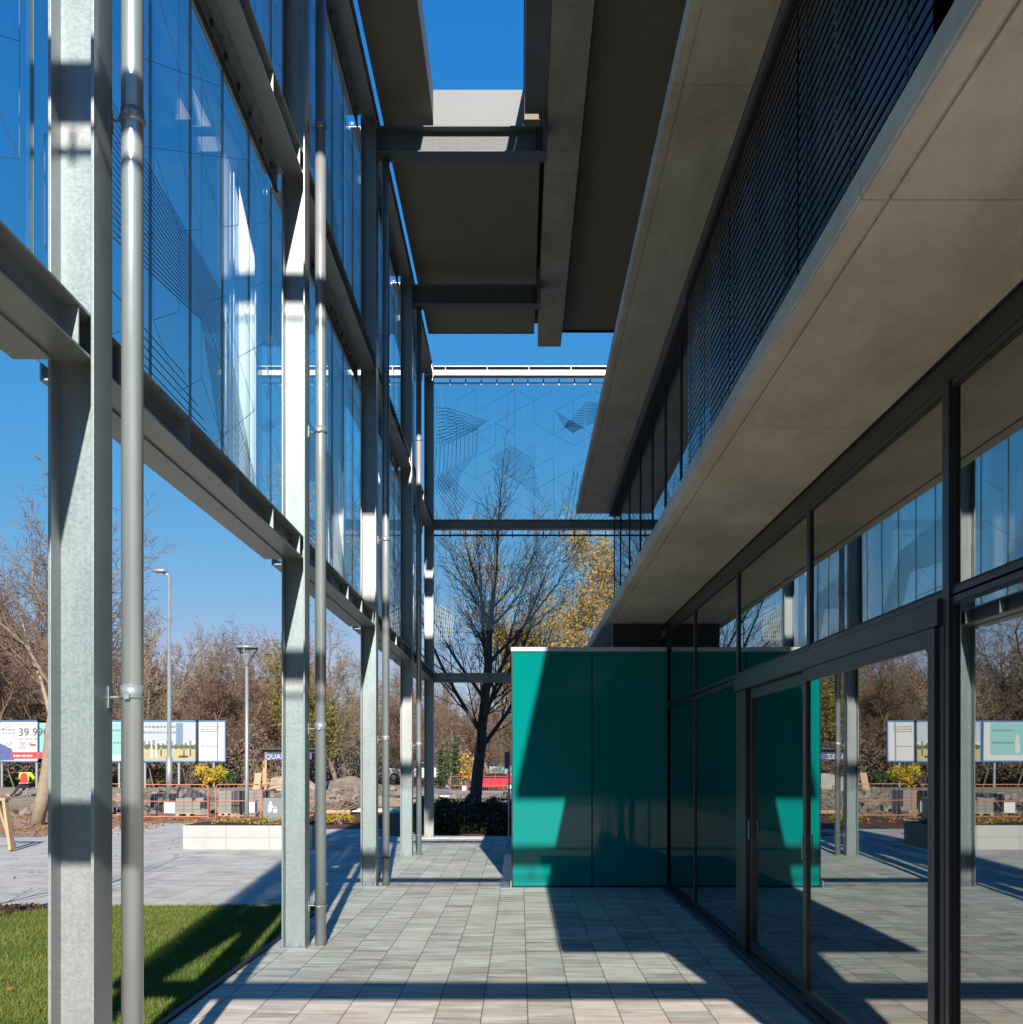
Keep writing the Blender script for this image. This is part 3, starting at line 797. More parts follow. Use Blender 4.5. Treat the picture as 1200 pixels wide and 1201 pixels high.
# ------------------------------------------------------------------ plants
def rot_about(d, ang, az):
    d = d.normalized(); ref = Vector((0,0,1)) if abs(d.z) < .95 else Vector((1,0,0))
    s = d.cross(ref).normalized(); s = Quaternion(d, az) @ s
    return (Quaternion(s, ang) @ d).normalized()
def grow(T, C, Lf, p, d, L, r, depth, P, rng):
    nseg = P['seg'][min(depth, len(P['seg'])-1)]
    pts = [Vector(p)]; dd = d.normalized()
    for i in range(nseg):
        dd = (dd + Vector((rng.gauss(0,1), rng.gauss(0,1), rng.gauss(0,1)))*P['wob'] + Vector((0,0,P['up'][min(depth, len(P['up'])-1)]))).normalized()
        pts.append(pts[-1]+dd*L/nseg)
    rt = r*P['taper'][min(depth, len(P['taper'])-1)]
    rads = [r+(rt-r)*i/nseg for i in range(nseg+1)]
    (T if depth < P['tdepth'] else C).tube(pts, rads, 8 if depth == 0 else (5 if depth == 1 else 3), depth < 2)
    if depth >= P['max']:
        if Lf is not None:
            for j in range(P['leaves']):
                q = pts[rng.randrange(len(pts))]
                Lf.leaf(q+Vector((rng.gauss(0,1), rng.gauss(0,1), rng.gauss(0,1)))*P['lspread'], P['lsize']*rng.uniform(.6,1.3), rng)
        return
    n = P['kids'][depth]; az = rng.uniform(0, 6.28)
    for j in range(n):
        t = P['start'][depth] + (1-P['start'][depth])*(j+rng.random()*.8)/n
        f = t*nseg; i = min(nseg-1, int(f)); q = pts[i].lerp(pts[i+1], f-i); dloc = (pts[i+1]-pts[i]).normalized()
        az += 2.4+rng.uniform(-.5,.5)
        nd = rot_about(dloc, math.radians(rng.uniform(*P['ang'][depth])), az)
        l = L*P['len'][depth]*rng.uniform(.7,1.15)*(1-P['tipshort'][depth]*t)
        rr = max(P['rmin'], (r+(rt-r)*t)*P['rad'][depth])
        grow(T, C, Lf, q, nd, l, rr, depth+1, P, rng)
    if depth > 0 or P.get('lead', True):
        grow(T, C, Lf, pts[-1], dd, L*.45, rt, max(depth+1, 1), P, rng)
def tree_proto(name, label, cat, group, H, r, P, seed, mats, lean=(0,0,1), base=(0,0,0)):
    rng = random.Random(seed); T = MB(); C = MB(); Lf = MB() if P['leaves'] else None
    grow(T, C, Lf, Vector((0,0,-.1)), Vector(lean), H, r, 0, P, rng)
    t = thing(name, label, cat, base, group)
    T.build('trunk', mats[0], t, True, world=False); C.build('crown', mats[1], t, world=False)
    if Lf is not None and Lf.v: Lf.build('foliage', mats[2], t, world=False)
    return t
BARE = dict(seg=[7,5,4,3,2], wob=.10, up=[.02,.10,.06,.03,.0], taper=[.35,.3,.35,.5,.6], tdepth=2, max=4, leaves=0, lspread=.1, lsize=.1,
            kids=[11,7,6,4], start=[.22,.25,.2,.2], ang=[(35,65),(30,55),(30,60),(25,60)], len=[.52,.55,.55,.6], tipshort=[.55,.4,.3,.2], rad=[.45,.5,.55,.6], rmin=.010)
# wood behind the billboards
WOOD = 'bare brown trees of the wood behind the billboards'
wl = 'bare brown tree with dense twigs in the wood behind the billboards'  # also carried by the unseen trees added behind the viewer
protos = []
for i in range(5):
    P = dict(BARE); P['wob'] = .14; P['kids'] = [13,8,6,4]; P['rmin'] = .011; P['leaves'] = [0,1,0,1,0][i]; P['lsize'] = .085; P['lspread'] = .2
    P['start'] = [.12,.15,.15,.2]
    P['len'] = [.50+.03*(i % 3),.55,.55,.6]
    protos.append(tree_proto('bare_tree', wl, 'tree', WOOD, 6.2, .15, P, 40+i, (M['bark_wood'], M[('twig_brown','twig_mauve','twig_tan','twig_grey','twig_brown')[i]], M['leaf_russet'])))
rng = random.Random(11)
spots = []
def wood(px0, px1, Y0, Y1, top0, top1, n):
    for i in range(n):
        px = px0+(px1-px0)*(i+rng.uniform(.1,.9))/n; Y = rng.uniform(Y0, Y1)
        top = PZ(top0+(top1-top0)*(i+.5)/n + rng.uniform(-8, 14), Y); x = PX(px, Y)
        spots.append((x, Y, gz(x, Y), top-gz(x, Y)))
wood(-70, 110, 58, 72, 650, 735, 13)
wood(-70, 60, 74, 90, 670, 720, 6)
wood(130, 345, 60, 78, 742, 778, 17)
wood(150, 345, 80, 96, 740, 768, 14)
wood(345, 500, 66, 84, 748, 796, 13)
wood(372, 415, 56, 60, 738, 742, 2)
wood(440, 640, 98, 118, 796, 808, 14)
wood(480, 660, 120, 140, 802, 812, 8)
wood(-420, -80, 60, 85, 690, 690, 10)
# unseen trees added behind the viewer to darken what the glossy surfaces mirror
for i in range(9): spots.append((-16+4.2*i+rng.uniform(-1,1), rng.uniform(-46,-36), 0, rng.uniform(9,12)))
for i, (x, y, z, h) in enumerate(spots):
    sc = h/8.8
    if i < 5:
        t = protos[i]; t.location = (x, y, z); t.rotation_euler.z = rng.uniform(0, 6.28); t.scale = (sc*1.05, sc*1.05, sc)
    else:
        dup(protos[rng.randrange(5)], (x, y, z), rng.uniform(0, 6.28), (sc*rng.uniform(.95,1.25), sc*rng.uniform(.95,1.25), sc))
# undergrowth of the wood
mb = MB()
for i in range(42000):
    px = rng.uniform(-60, 640); Y = rng.uniform(56, 66) if px < 350 else rng.uniform(84, 96)
    x = PX(px, Y); hh = rng.random()**1.6*(2.6+1.0*math.sin(px*.05)+.8*math.sin(px*.13))
    mb.leaf((x, Y, gz(x, Y)+hh), rng.uniform(.12, .30), rng)
tag(stuff(mb.build('undergrowth', M['twig_brown'])), 'brown tangled undergrowth along the foot of the wood', 'undergrowth')
mb = MB()
for i in range(6000):
    px = rng.uniform(-60, 640); Y = rng.uniform(55, 62) if px < 350 else rng.uniform(82, 90); x = PX(px, Y)
    mb.leaf((x, Y, gz(x, Y)+rng.random()**2*(.9+.6*math.sin(px*.09))), rng.uniform(.12, .25), rng)
tag(stuff(mb.build('wild_weeds', M['leaf_olive'])), 'olive green weeds and low brambles in front of the wood', 'weeds')

# dark bare lime tree behind the hedge
P = dict(BARE); P.update(seg=[9,6,4,3,2], wob=.055, kids=[15,9,6,4], start=[.27,.10,.15,.15], ang=[(34,54),(18,38),(22,45),(20,50)], up=[.02,.085,.07,.05,.02], len=[.92,.50,.50,.5], tipshort=[.58,.4,.3,.2], rad=[.50,.46,.5,.6], rmin=.0065)
tree_proto('lime_tree', 'dark bare tree with upswept branches rising behind the hedge', 'tree', None, 6.6, .19, P, 8, (M['bark_dark'], M['bark_dark'], M['leaf_russet']), (.0,0,1), (PX(557,27.5), 27.5, 0))
# leaning tree left
P = dict(BARE); P.update(wob=.12, kids=[10,8,7,5], start=[.38,.2,.15,.15], ang=[(30,60),(30,55),(30,60),(25,60)], up=[.03,.06,.02,-.01,-.02], len=[.62,.5,.5,.55], tipshort=[.4,.3,.3,.2], rmin=.006, leaves=0)
tree_proto('leaning_tree', 'leaning bare tree with pale brown trunk at the left edge, before the billboard', 'tree', None, 6.4, .20, P, 23, (M['bark_tan'], M['twig_brown'], M['leaf_russet']), (.05,0,1), (PX(42,26), 26, 0))
# autumn trees past the green box
P = dict(BARE); P.update(kids=[13,8,6,3], leaves=7, lsize=.125, lspread=.26, start=[.25,.2,.2,.2], ang=[(30,50),(30,55),(30,60),(25,60)])
tree_proto('autumn_tree', 'yellow leaved autumn tree above the green box coping, right of bare tree', 'tree', None, 9.0, .18, P, 31, (M['bark_tan'], M['twig_brown'], M['leaf_yellow']), (0,0,1), (PX(668,38), 38, 0))
P2 = dict(P); P2['leaves'] = 4; P2['start'] = [.45,.2,.2,.2]; P2['len'] = [.36,.5,.5,.55]
tree_proto('autumn_tree', 'sparser tan leaved tree behind the upper branches of the dark bare tree', 'tree', None, 7.6, .15, P2, 33, (M['bark_tan'], M['twig_brown'], M['leaf_yellow']), (0,0,1), (PX(652,44), 44, gz(0,44)))
P3 = dict(P); P3['leaves'] = 3; P3['lsize'] = .16
tree_proto('autumn_tree', 'ochre leaved tree in the wood edge between second and third columns', 'tree', None, 5.0, .14, P3, 35, (M['bark_wood'], M['twig_brown'], M['leaf_olive']), (0,0,1), (PX(395,52), 52, gz(PX(395,52),52)))
# small shrubs
def shrub(name, label, x, y, z, w, d, h, n, size, mat, seed, stem='bark_wood'):
    rg = random.Random(seed); t = thing(name, label, 'shrub', (x, y, z)); Lf = MB(); S = MB()
    for i in range(14):
        a = rg.uniform(0, 6.28); r = rg.uniform(.2,.9)
        S.tube([(x, y, z), (x+math.cos(a)*w*.25*r, y+math.sin(a)*d*.25*r, z+h*.5), (x+math.cos(a)*w*.5*r, y+math.sin(a)*d*.5*r, z+h*rg.uniform(.7,1))], [.02,.014,.006], 4)
    cl = [(rg.uniform(-.42,.42)*w, rg.uniform(-.42,.42)*d, rg.uniform(.2,.85)*h) for _ in range(26)]
    for i in range(n):
        c = cl[rg.randrange(len(cl))]; q = (x+c[0]+rg.gauss(0,w*.07), y+c[1]+rg.gauss(0,d*.07), max(z+.03, z+c[2]+rg.gauss(0,h*.09)))
        Lf.leaf(q, size*rg.uniform(.6,1.4), rg)
    S.build('stems', M[stem], t); Lf.build('foliage', M[mat], t)
shrub('yellow_shrub', 'bright yellow green shrub below the right billboard', PX(247,50), 50, gz(PX(247,50),50), 1.7, 1.4, 1.25, 1300, .13, 'leaf_gold_bush', 1)
shrub('green_shrub', 'dark green shrub just right of the yellow shrub', PX(268,53), 53, gz(PX(268,53),53), 1.3, 1, .8, 600, .12, 'leaf_green', 2)
shrub('green_shrub', 'low green bush under the billboard beside the tall street light', PX(175,54), 54, gz(PX(175,54),54), 2.2, 1.2, 1.1, 700, .14, 'leaf_olive', 3)
shrub('mauve_shrub', 'leafless greyish shrub under the billboard, left of the yellow shrub', PX(222,53), 53, gz(PX(222,53),53), 2.0, 1, 1.2, 800, .10, 'twig_mauve', 4)
shrub('conifer_shrub', 'tall green shrub left of the dark bare trunk', PX(527,75), 75, gz(0,75), 1.8, 1.5, 4.4, 1200, .22, 'leaf_green', 5)
shrub('orange_shrub', 'orange leaved shrub directly left of the dark bare trunk', PX(548,76), 76, gz(0,76), 2.6, 1.5, 2.9, 900, .22, 'leaf_yellow', 6)
shrub('ground_plant', 'small yellow green plant in the bark bed right of second column', PX(399,26), 26, 0, .95, .5, .28, 500, .07, 'leaf_gold_bush', 7)
# hedge
H = thing('hedge', 'low dark evergreen hedge at the end of the walkway', 'hedge', (-.7, 23, 0))
rg = random.Random(9); Lf = MB(); S = MB()
for i in range(230):
    x = rg.uniform(-2.35, 2.2); y = rg.uniform(22.35, 23.9); S.tube([(x, y, 0), (x+rg.uniform(-.1,.1), y+rg.uniform(-.1,.1), rg.uniform(.45,.75))], [.008,.004], 4)
for i in range(17000):
    x = rg.uniform(-2.45, 2.3); y = 22.25+rg.random()*1.75; top = .66+.08*math.sin(x*5+y*3)+.06*math.sin(x*11+2)+rg.gauss(0,.04)
    z = top*(1-rg.random()**2.2*.95); Lf.leaf((x, y, max(.03, z)), rg.uniform(.05,.11), rg)
S.build('stems', M['bark_dark'], H); Lf.build('foliage', M['leaf_hedge'], H)
# saplings in the left bed (their shadows cross the plaza)
P = dict(BARE); P.update(max=3, kids=[7,4,3], start=[.45,.3,.3], ang=[(25,45),(25,45),(25,50)], rmin=.005, rad=[.5,.5,.6], seg=[5,4,3,2])
tree_proto('sapling', 'thin bare sapling planted in the bark bed left of the lawn', 'tree', None, 1.7, .03, P, 3, (M['bark_wood'], M['twig_brown'], None), (0,0,1), (-6.0, 9.9, 0))
tree_proto('sapling', 'taller bare young tree standing on the lawn beyond the left edge', 'tree', None, 3.6, .05, P, 4, (M['bark_wood'], M['twig_brown'], None), (0,0,1), (-5.25, 7.6, 0))

# unseen block added behind the viewer: darkens what the glossy panels mirror
Nb = thing('neighbour_building', 'long grey neighbouring block standing far behind the viewer', 'building', (0, -52, 0))
m = MB(); m.box(-45, 40, -60, -48, 0, 14); m.build('wall', M['room_wall'], Nb)
for i in range(20):
    for j in range(4):
        m = MB(); m.box(-43+4.1*i, -40.6+4.1*i, -48.0, -47.95, 1+3.2*j, 2.9+3.2*j); m.build('window', M['car_glass'], Nb)

# ------------------------------------------------------------------ plaza furniture
Pn = thing('stone_planter', 'long white stone planter wall on the plaza behind the second column', 'planter', (-5.0, 19, 0))
for j in range(2):
    for i in range(3):
        x0 = -6.40+i*.82; 
        m = MB(); m.box(x0+.002, x0+.818, 18.6, 19.9, .225*j+.001+(.0 if j else -.01), .225*(j+1)-.002); m.build('block', M['planter_stone'], Pn, bevel=.003)
m = MB(); m.box(-6.38, -3.96, 18.65, 19.85, .4485, .454); m.build('soil', M['soil'], Pn)
Fl = thing('planter_flowers', 'low yellow and green bedding plants growing in the white planter', 'plants', (-5, 19.2, .45))
Lf = MB(); L2 = MB(); rg = random.Random(6)
for i in range(26):
    x = -6.0+i*.078+rg.uniform(-.03,.03); y = rg.uniform(18.8,19.6)
    for j in range(22): (Lf if rg.random() < .5 else L2).leaf((x+rg.gauss(0,.035), y+rg.gauss(0,.04), .455+abs(rg.gauss(0,.06))), rg.uniform(.04,.09), rg)
Lf.build('foliage', M['leaf_olive'], Fl); L2.build('blossom', M['leaf_yellow'], Fl)
Bn = thing('litter_bin', 'grey litter bin with white pictogram behind the planter', 'litter bin', (-5.0, 20.6, 0))
bw0, bw1 = PX(308,20.6), PX(308,20.6)+.62; bz = PZ(936,20.6)
m = MB(); m.box(bw0, bw1, 20.6, 21.1, .06, bz); m.build('body', M['bin_grey'], Bn, bevel=.015)
m = MB(); m.box(bw0+.02, bw1-.02, 20.63, 21.07, 0, .06); m.build('plinth', M['black_matt'], Bn)
m = MB(); m.box(bw0-.02, bw0+.03, 20.75, 20.95, bz-.05, bz+.13); m.build('ashtray', M['black_matt'], Bn)
m = MB(); cxb = bw0+.20; cz = bz-.21
m.tube([(cxb-.03,20.596,cz+.115),(cxb-.03,20.5985,cz+.115)], .026, 12)
m.prism([(cxb-.075,cz+.09),(cxb-.01,cz+.09),(cxb+.03,cz+.02),(cxb-.0,cz-.0),(cxb-.02,cz-.09),(cxb-.09,cz-.09)], 'y', 20.596, 20.5985)
m.prism([(cxb+.02,cz-.02),(cxb+.115,cz-.02),(cxb+.10,cz-.10),(cxb+.03,cz-.10)], 'y', 20.596, 20.5985)
m.prism([(cxb+.04,cz+.0),(cxb+.075,cz+.035),(cxb+.10,cz+.0)], 'y', 20.596, 20.5985)
m.build('pictogram', M['white_paint'], Bn)
Yl = 26.2; xl = PX(289.5, Yl)
L1 = thing('park_lamp', 'slim grey lamp post with inverted cone head behind the planter', 'street lamp', (xl, Yl, 0))
zt = PZ(757, Yl)
m = MB(); m.tube([(xl,Yl,0),(xl,Yl,1.2),(xl,Yl,zt-.5)], [.06,.055,.045], 14); m.build('post', M['galvanized'], L1, True)
m = MB(); m.lathe([(.05,zt-.56),(.06,zt-.48),(.19,zt-.26),(.195,zt-.25)], (xl,Yl,0), 24); m.build('base_cone', M['lamp_grey'], L1, True)
m = MB(); m.lathe([(.165,zt-.285),(.27,zt-.09)], (xl,Yl,0), 24); m.build('shade', M['screen_glass'], L1, True)
m = MB(); m.lathe([(.30,zt-.09),(.31,zt-.05),(.20,zt-.01),(.02,zt)], (xl,Yl,0), 28); m.build('cap', M['lamp_grey'], L1, True)
m = MB()
for a in range(3): m.bar((xl+.165*math.cos(a*2.1+.5),Yl+.165*math.sin(a*2.1+.5),zt-.29),(xl+.28*math.cos(a*2.1+.5),Yl+.28*math.sin(a*2.1+.5),zt-.08),.035)
m.build('rib', M['lamp_grey'], L1)
Ys = 46; xs = PX(198.5, Ys); zt = PZ(675, Ys); zb = gz(xs, Ys)
L2_ = thing('street_light', 'tall pale street light standing in front of the right billboard', 'street light', (xs, Ys, zb))
m = MB(); m.tube([(xs,Ys,zb-.1),(xs,Ys,zb+1.6),(xs,Ys,zb+1.62),(xs,Ys,zt)], [.15,.15,.10,.07], 12); m.build('pole', M['galvanized'], L2_, True)
m = MB(); m.tube([(xs,Ys,zt-.4),(xs,Ys,zt),(xs-.25,Ys-.15,zt+.12)], [.06,.06,.05], 8); m.build('arm', M['galvanized'], L2_, True)
m = MB(); m.lathe([(.05,-.05),(.16,0),(.20,.08),(.12,.14)], (0,0,0), 12)
m.v = [(xs-.38+x*1.9, Ys-.2+y*.9, zt+.12+z) for x, y, z in m.v]; m.build('lamp_head', M['lamp_grey'], L2_, True)
# thin sign post beside the green box
xq, yq = PX(597,19.8), 19.8
Sg = thing('sign_post', 'thin dark post with small blue plate at the left edge of the green box', 'sign', (xq, yq, 0))
m = MB(); m.cyl(xq, yq, 0, 1.9, .018, 10); m.build('post', M['lamp_grey'], Sg)
m = MB(); m.box(xq-.09, xq+.005, yq-.024, yq-.018, 1.52, 1.86); m.build('plate', M['sign_blue'], Sg, bevel=.002)
# leaning board, left edge
Wb = thing('trestle_board', 'pale wooden board trestle leaning at the left edge of the plaza', 'trestle', (PX(4,18.2), 18.2, 0))
a_ = PX(14,18.2)
m = MB(); m.bar((a_,18.2,.01),(a_-.26,18.45,.95),.05,.14,(0,1,0)); m.bar((a_-.75,18.2,.01),(a_-.49,18.45,.95),.05,.14,(0,1,0)); m.build('leg', M['timber'], Wb)
m = MB(); m.bar((a_-.25,18.75,.01),(a_-.42,18.5,.95),.05,.14,(0,1,0)); m.bar((a_-.75,18.75,.01),(a_-.49,18.5,.95),.05,.14,(0,1,0)); m.build('leg', M['timber'], Wb)
m = MB(); m.box(a_-.95, a_-.21, 18.36, 18.54, .93, .98); m.build('top_board', M['timber'], Wb)

# ------------------------------------------------------------------ billboards
def dashes(m, x, z, w, h, rg, y, th=.004):
    e = x+w
    while x < e:
        l = rg.uniform(.05,.22); m.box(x, min(e, x+l), y-th, y, z, z+h); x += l+rg.uniform(.03,.06)
def billboard(px_r, label, Y=52):
    x1 = PX(px_r, Y); x0 = x1-4.85; z0 = PZ(893.5, Y)+.06; z1 = PZ(845.5, Y)-.05
    t = thing('billboard', label, 'billboard', ((x0+x1)/2, Y, gz(x0, Y)), 'billboards along the site')
    m = MB(); m.box(x0-.06, x1+.06, Y-.03, Y+.10, z0-.07, z0); m.box(x0-.06, x1+.06, Y-.03, Y+.10, z1, z1+.07)
    m.box(x0-.06, x0, Y-.03, Y+.10, z0, z1); m.box(x1, x1+.06, Y-.03, Y+.10, z0, z1); m.build('frame', M['board_blue'], t)
    m = MB(); m.box(x0, x1, Y, Y+.04, z0, z1); m.build('sheet', M['poster_white'], t)
    for xx in (x0+.6, x0+2.4, x1-.6):
        m = MB(); m.box(xx-.05, xx+.05, Y+.05, Y+.16, gz(xx,Y)-.1, z0-.09); m.build('post', M['galvanized'], t)
        m = MB(); m.bar((xx,Y+.16,z0+.4),(xx,Y+1.3,gz(xx,Y)),.06); m.build('brace', M['galvanized'], t)
    return t, x0, x1, z0, z1
def P_(name, mat, t, polys, y):
    m = MB()
    for p in polys: m.prism(p, 'y', y-.004, y)
    return m.build(name, M[mat], t)
def rect(a, b, c, d): return [(a,c),(b,c),(b,d),(a,d)]
Y = 52; rg = random.Random(14)
t, x0, x1, z0, z1 = billboard(263.5, 'blue framed billboard on the right, poster of a tower and a park')
W = x1-x0; hh = z1-z0; f = Y-.001
P_('picture_sky', 'poster_pale', t, [rect(x0+.02, x0+W*.70, z0+.5*hh, z1-.02)], f)
P_('picture_skyline', 'poster_grey', t, [rect(x0+W*(.06+.05*i), x0+W*(.09+.05*i), z0+.30*hh, z0+(.42+.12*rg.random())*hh) for i in range(13)], f-.005)
P_('picture_tower', 'poster_tower', t, [rect(x0+W*.47, x0+W*.545, z0+.32*hh, z0+.97*hh)], f-.010)
P_('picture_lawn', 'poster_sandy', t, [rect(x0+.02, x0+W*.70, z0+.02, z0+.30*hh)], f-.005)
P_('picture_trees', 'poster_green', t, [[(x0+W*(.03+.062*i)+.16*math.cos(a), z0+hh*(.34+.04*rg.random())+.13*math.sin(a)) for a in [k*.7854 for k in range(8)]] for i in range(11)], f-.015)
P_('picture_people', 'poster_black', t, [rect(x0+W*c_, x0+W*c_+.06, z0+.12*hh, z0+.30*hh) for c_ in (.10,.30,.55,.62)] + [rect(x0+W*.50, x0+W*.60, z0+.08*hh, z0+.13*hh)], f-.020)
P_('picture_people', 'poster_white', t, [[(x0+W*c_, z0+.06*hh),(x0+W*c_+.13, z0+.06*hh),(x0+W*c_+.11, z0+.36*hh),(x0+W*c_+.065, z0+.44*hh),(x0+W*c_+.02, z0+.36*hh)] for c_ in (.19,.24,.38)], f-.024)
m = MB(); dashes(m, x0+.25, z1-.32, 2.0, .11, rg, f-.008); dashes(m, x0+.25, z1-.62, 2.4, .11, rg, f-.008)
for i in range(3): dashes(m, x0+W*.74, z1-.28-.13*i, 1.0, .045, rg, f-.008)
dashes(m, x0+W*.74, z0+.75, .9, .04, rg, f-.008); m.build('lettering', M['poster_grey'], t)
P_('picture_stripe', 'poster_tower', t, [rect(x0+W*.915, x0+W*.93, z0+.02, z1-.03)], f-.005)
t, a0, a1, z0, z1 = billboard(263.5-111, 'pale teal billboard half hidden by the nearest column and its pipe')
P_('picture_field', 'poster_teal', t, [rect(a0+.05, a1-.35, z0+.3, z1-.05)], f)
P_('picture_people', 'poster_white', t, [[(a0+c_, z0+.4),(a0+c_+.3, z0+.4),(a0+c_+.25, z0+1.2),(a0+c_+.15, z0+1.45),(a0+c_+.05, z0+1.2)] for c_ in (.6,1.3,2.2,2.9)], f-.005)
m = MB(); dashes(m, a1-1.6, z1-.5, 1.2, .10, rg, f-.008); dashes(m, a1-1.6, z0+.9, 1.2, .10, rg, f-.008); m.build('lettering', M['poster_grey'], t)
t, a0, a1, z0, z1 = billboard(263.5-208, 'white billboard with large price, navy corner and red bar, at left edge')
hh = z1-z0
P_('picture_corner', 'poster_navy', t, [[(a0+.02,z0+.03),(PX(17,Y),z0+.03),(PX(14,Y),z0+.30*hh),(PX(0,Y),z0+.45*hh),(a0+.02,z0+.8*hh)]], f)
P_('picture_glow', 'poster_pink', t, [[(PX(20,Y),z0+.3*hh),(PX(32,Y),z0+.3*hh),(PX(28,Y),z0+.44*hh),(PX(26,Y),z0+.47*hh)]], f)
P_('red_bar', 'poster_red', t, [[(PX(12,Y),z0+.05*hh),(PX(55,Y),z0+.05*hh),(PX(55,Y),z0+.22*hh),(PX(15,Y),z0+.22*hh)]], f-.006)
P_('small_box', 'poster_red', t, [rect(PX(35,Y), PX(42,Y), z0+.38*hh, z0+.43*hh)], f-.006)
m = MB(); dashes(m, PX(16,Y), z0+.10*hh, 1.0, .10, rg, f-.012); m.build('bar_lettering', M['poster_white'], t)
text_mesh('39 990', .58, 'price', M['poster_black'], t, (PX(21.5,Y), f-.006, z0+.64*hh))
m = MB(); dashes(m, PX(2,Y), z0+.78*hh, .75, .07, rg, f-.006); dashes(m, PX(2,Y), z0+.70*hh, .75, .05, rg, f-.006)
for i in range(2): dashes(m, PX(22,Y), z0+(.545-.10*i)*hh, 1.0-.25*i, .05, rg, f-.006)
m.build('lettering', M['poster_grey'], t)

# ------------------------------------------------------------------ building site
def barrier(px0, px1, Y, label, plate=None, h=1.02):
    x0 = PX(px0, Y); x1 = PX(px1, Y); z = gz((x0+x1)/2, Y)
    t = thing('site_barrier', label, 'barrier', ((x0+x1)/2, Y, z), 'orange site barriers')
    m = MB(); r = .10; pts = [(x0,Y,z+.04),(x0,Y,z+h-r),(x0+.03,Y,z+h-.03),(x0+r,Y,z+h),(x1-r,Y,z+h),(x1-.03,Y,z+h-.03),(x1,Y,z+h-r),(x1,Y,z+.04)]
    m.tube(pts, .013, 8); m.tube([(x0,Y,z+.12),(x1,Y,z+.12)], .015, 8); m.tube([(x0,Y,z+.55),(x1,Y,z+.55)], .012, 6); m.build('frame', M['orange_paint'], t)
    m = MB(); n = int((x1-x0)/.12)
    for i in range(1, n): xx = x0+(x1-x0)*i/n; m.box(xx-.002, xx+.002, Y-.002, Y+.002, z+.12, z+h)
    m.build('mesh_wires', M['lamp_grey'], t)
    for xx in (x0+.25, x1-.25):
        m = MB(); m.box(xx-.03, xx+.03, Y-.28, Y+.28, z, z+.04); m.build('foot', M['orange_paint'], t)
    if plate:
        m = MB(); a, b_ = PX(plate[0], Y), PX(plate[1], Y); m.box(a, b_, Y-.03, Y-.022, z+.22, z+.52); m.build('plate', M['white_paint'], t)
barrier(160, 244, 27.6, 'orange mesh barrier behind the plaza edge, left of the lamp post', (193, 206))
barrier(253, 306, 27.9, 'orange mesh barrier right behind the lamp post and planter', (291, 302))
barrier(310, 372, 28.3, 'orange mesh barrier largely hidden behind the second column')
barrier(100, 158, 28.4, 'orange mesh barrier behind the nearest pipe')
barrier(528, 561, 64, 'orange barrier by the road left of the dark trunk', (542, 547), 1.15)
barrier(562, 597, 64, 'orange barrier by the road between dark trunk and green box', None, 1.15)
def paver_stack(px0, px1, Y, rows, label, mat='paver_block', cols=None):
    x0 = PX(px0, Y); x1 = PX(px1, Y); z = gz((x0+x1)/2, Y); cols = cols or max(2, int((x1-x0)/.2))
    t = thing('paver_stack', label, 'paver stack', ((x0+x1)/2, Y, z), 'stacks of paving blocks on pallets')
    m = MB()
    for yy in (0, .42, .84): m.box(x0, x1, Y+yy, Y+yy+.1, z+.09, z+.115)
    for xx in (x0, (x0+x1)/2-.05, x1-.1): m.box(xx, xx+.1, Y, Y+.94, z, z+.09)
    m.build('pallet', M['timber_grey'], t)
    m = MB(); w_ = (x1-x0)/cols; rg = random.Random(int(px0))
    for r_ in range(rows):
        for c_ in range(cols):
            for d_ in range(3):
                if r_ == rows-1 and rg.random() < .25: continue
                m.box(x0+c_*w_+.006, x0+(c_+1)*w_-.006, Y+d_*.31+rg.uniform(0,.012), Y+d_*.31+.30, z+.116+r_*.112, z+.116+r_*.112+.106)
    m.build('blocks', M[mat], t)
paver_stack(206, 235, 29.6, 4, 'low stack of grey paving blocks behind the left orange barrier')
paver_stack(256, 274, 29.8, 6, 'grey block stack standing left of the dark block stack')
paver_stack(271, 281, 29.2, 6, 'dark narrow block stack left of the lamp post', 'dark_block', 2)
paver_stack(288, 308, 30.2, 6, 'grey block stack directly left of the litter bin')
paver_stack(176, 199, 33.5, 4, 'grey block stack further back, left of the low stack')
rg = random.Random(77)
mb = MB()
for i in range(520):
    x = rg.uniform(-17, -7); y = rg.uniform(29.5, 46); s = rg.uniform(.05, .20)
    d1 = Vector((rg.gauss(0,1), rg.gauss(0,1), rg.gauss(0,1))).normalized(); d2 = d1.cross(Vector((0,.3,1))).normalized(); d3 = d1.cross(d2)
    mb.obox((x, y, gz(x,y)+s*.4), d1*s, d2*s*.7, d3*s*.5)
for i in range(160):
    x = rg.uniform(-8, 10); y = rg.uniform(46, 51); s = rg.uniform(.08, .24)
    d1 = Vector((rg.gauss(0,1), rg.gauss(0,1), rg.gauss(0,1))).normalized(); d2 = d1.cross(Vector((0,.3,1))).normalized(); d3 = d1.cross(d2)
    mb.obox((x, y, gz(x,y)+s*.4), d1*s, d2*s*.7, d3*s*.5)
tag(stuff(mb.build('rubble', M['rubble'])), 'broken concrete rubble strewn over the building site', 'rubble')
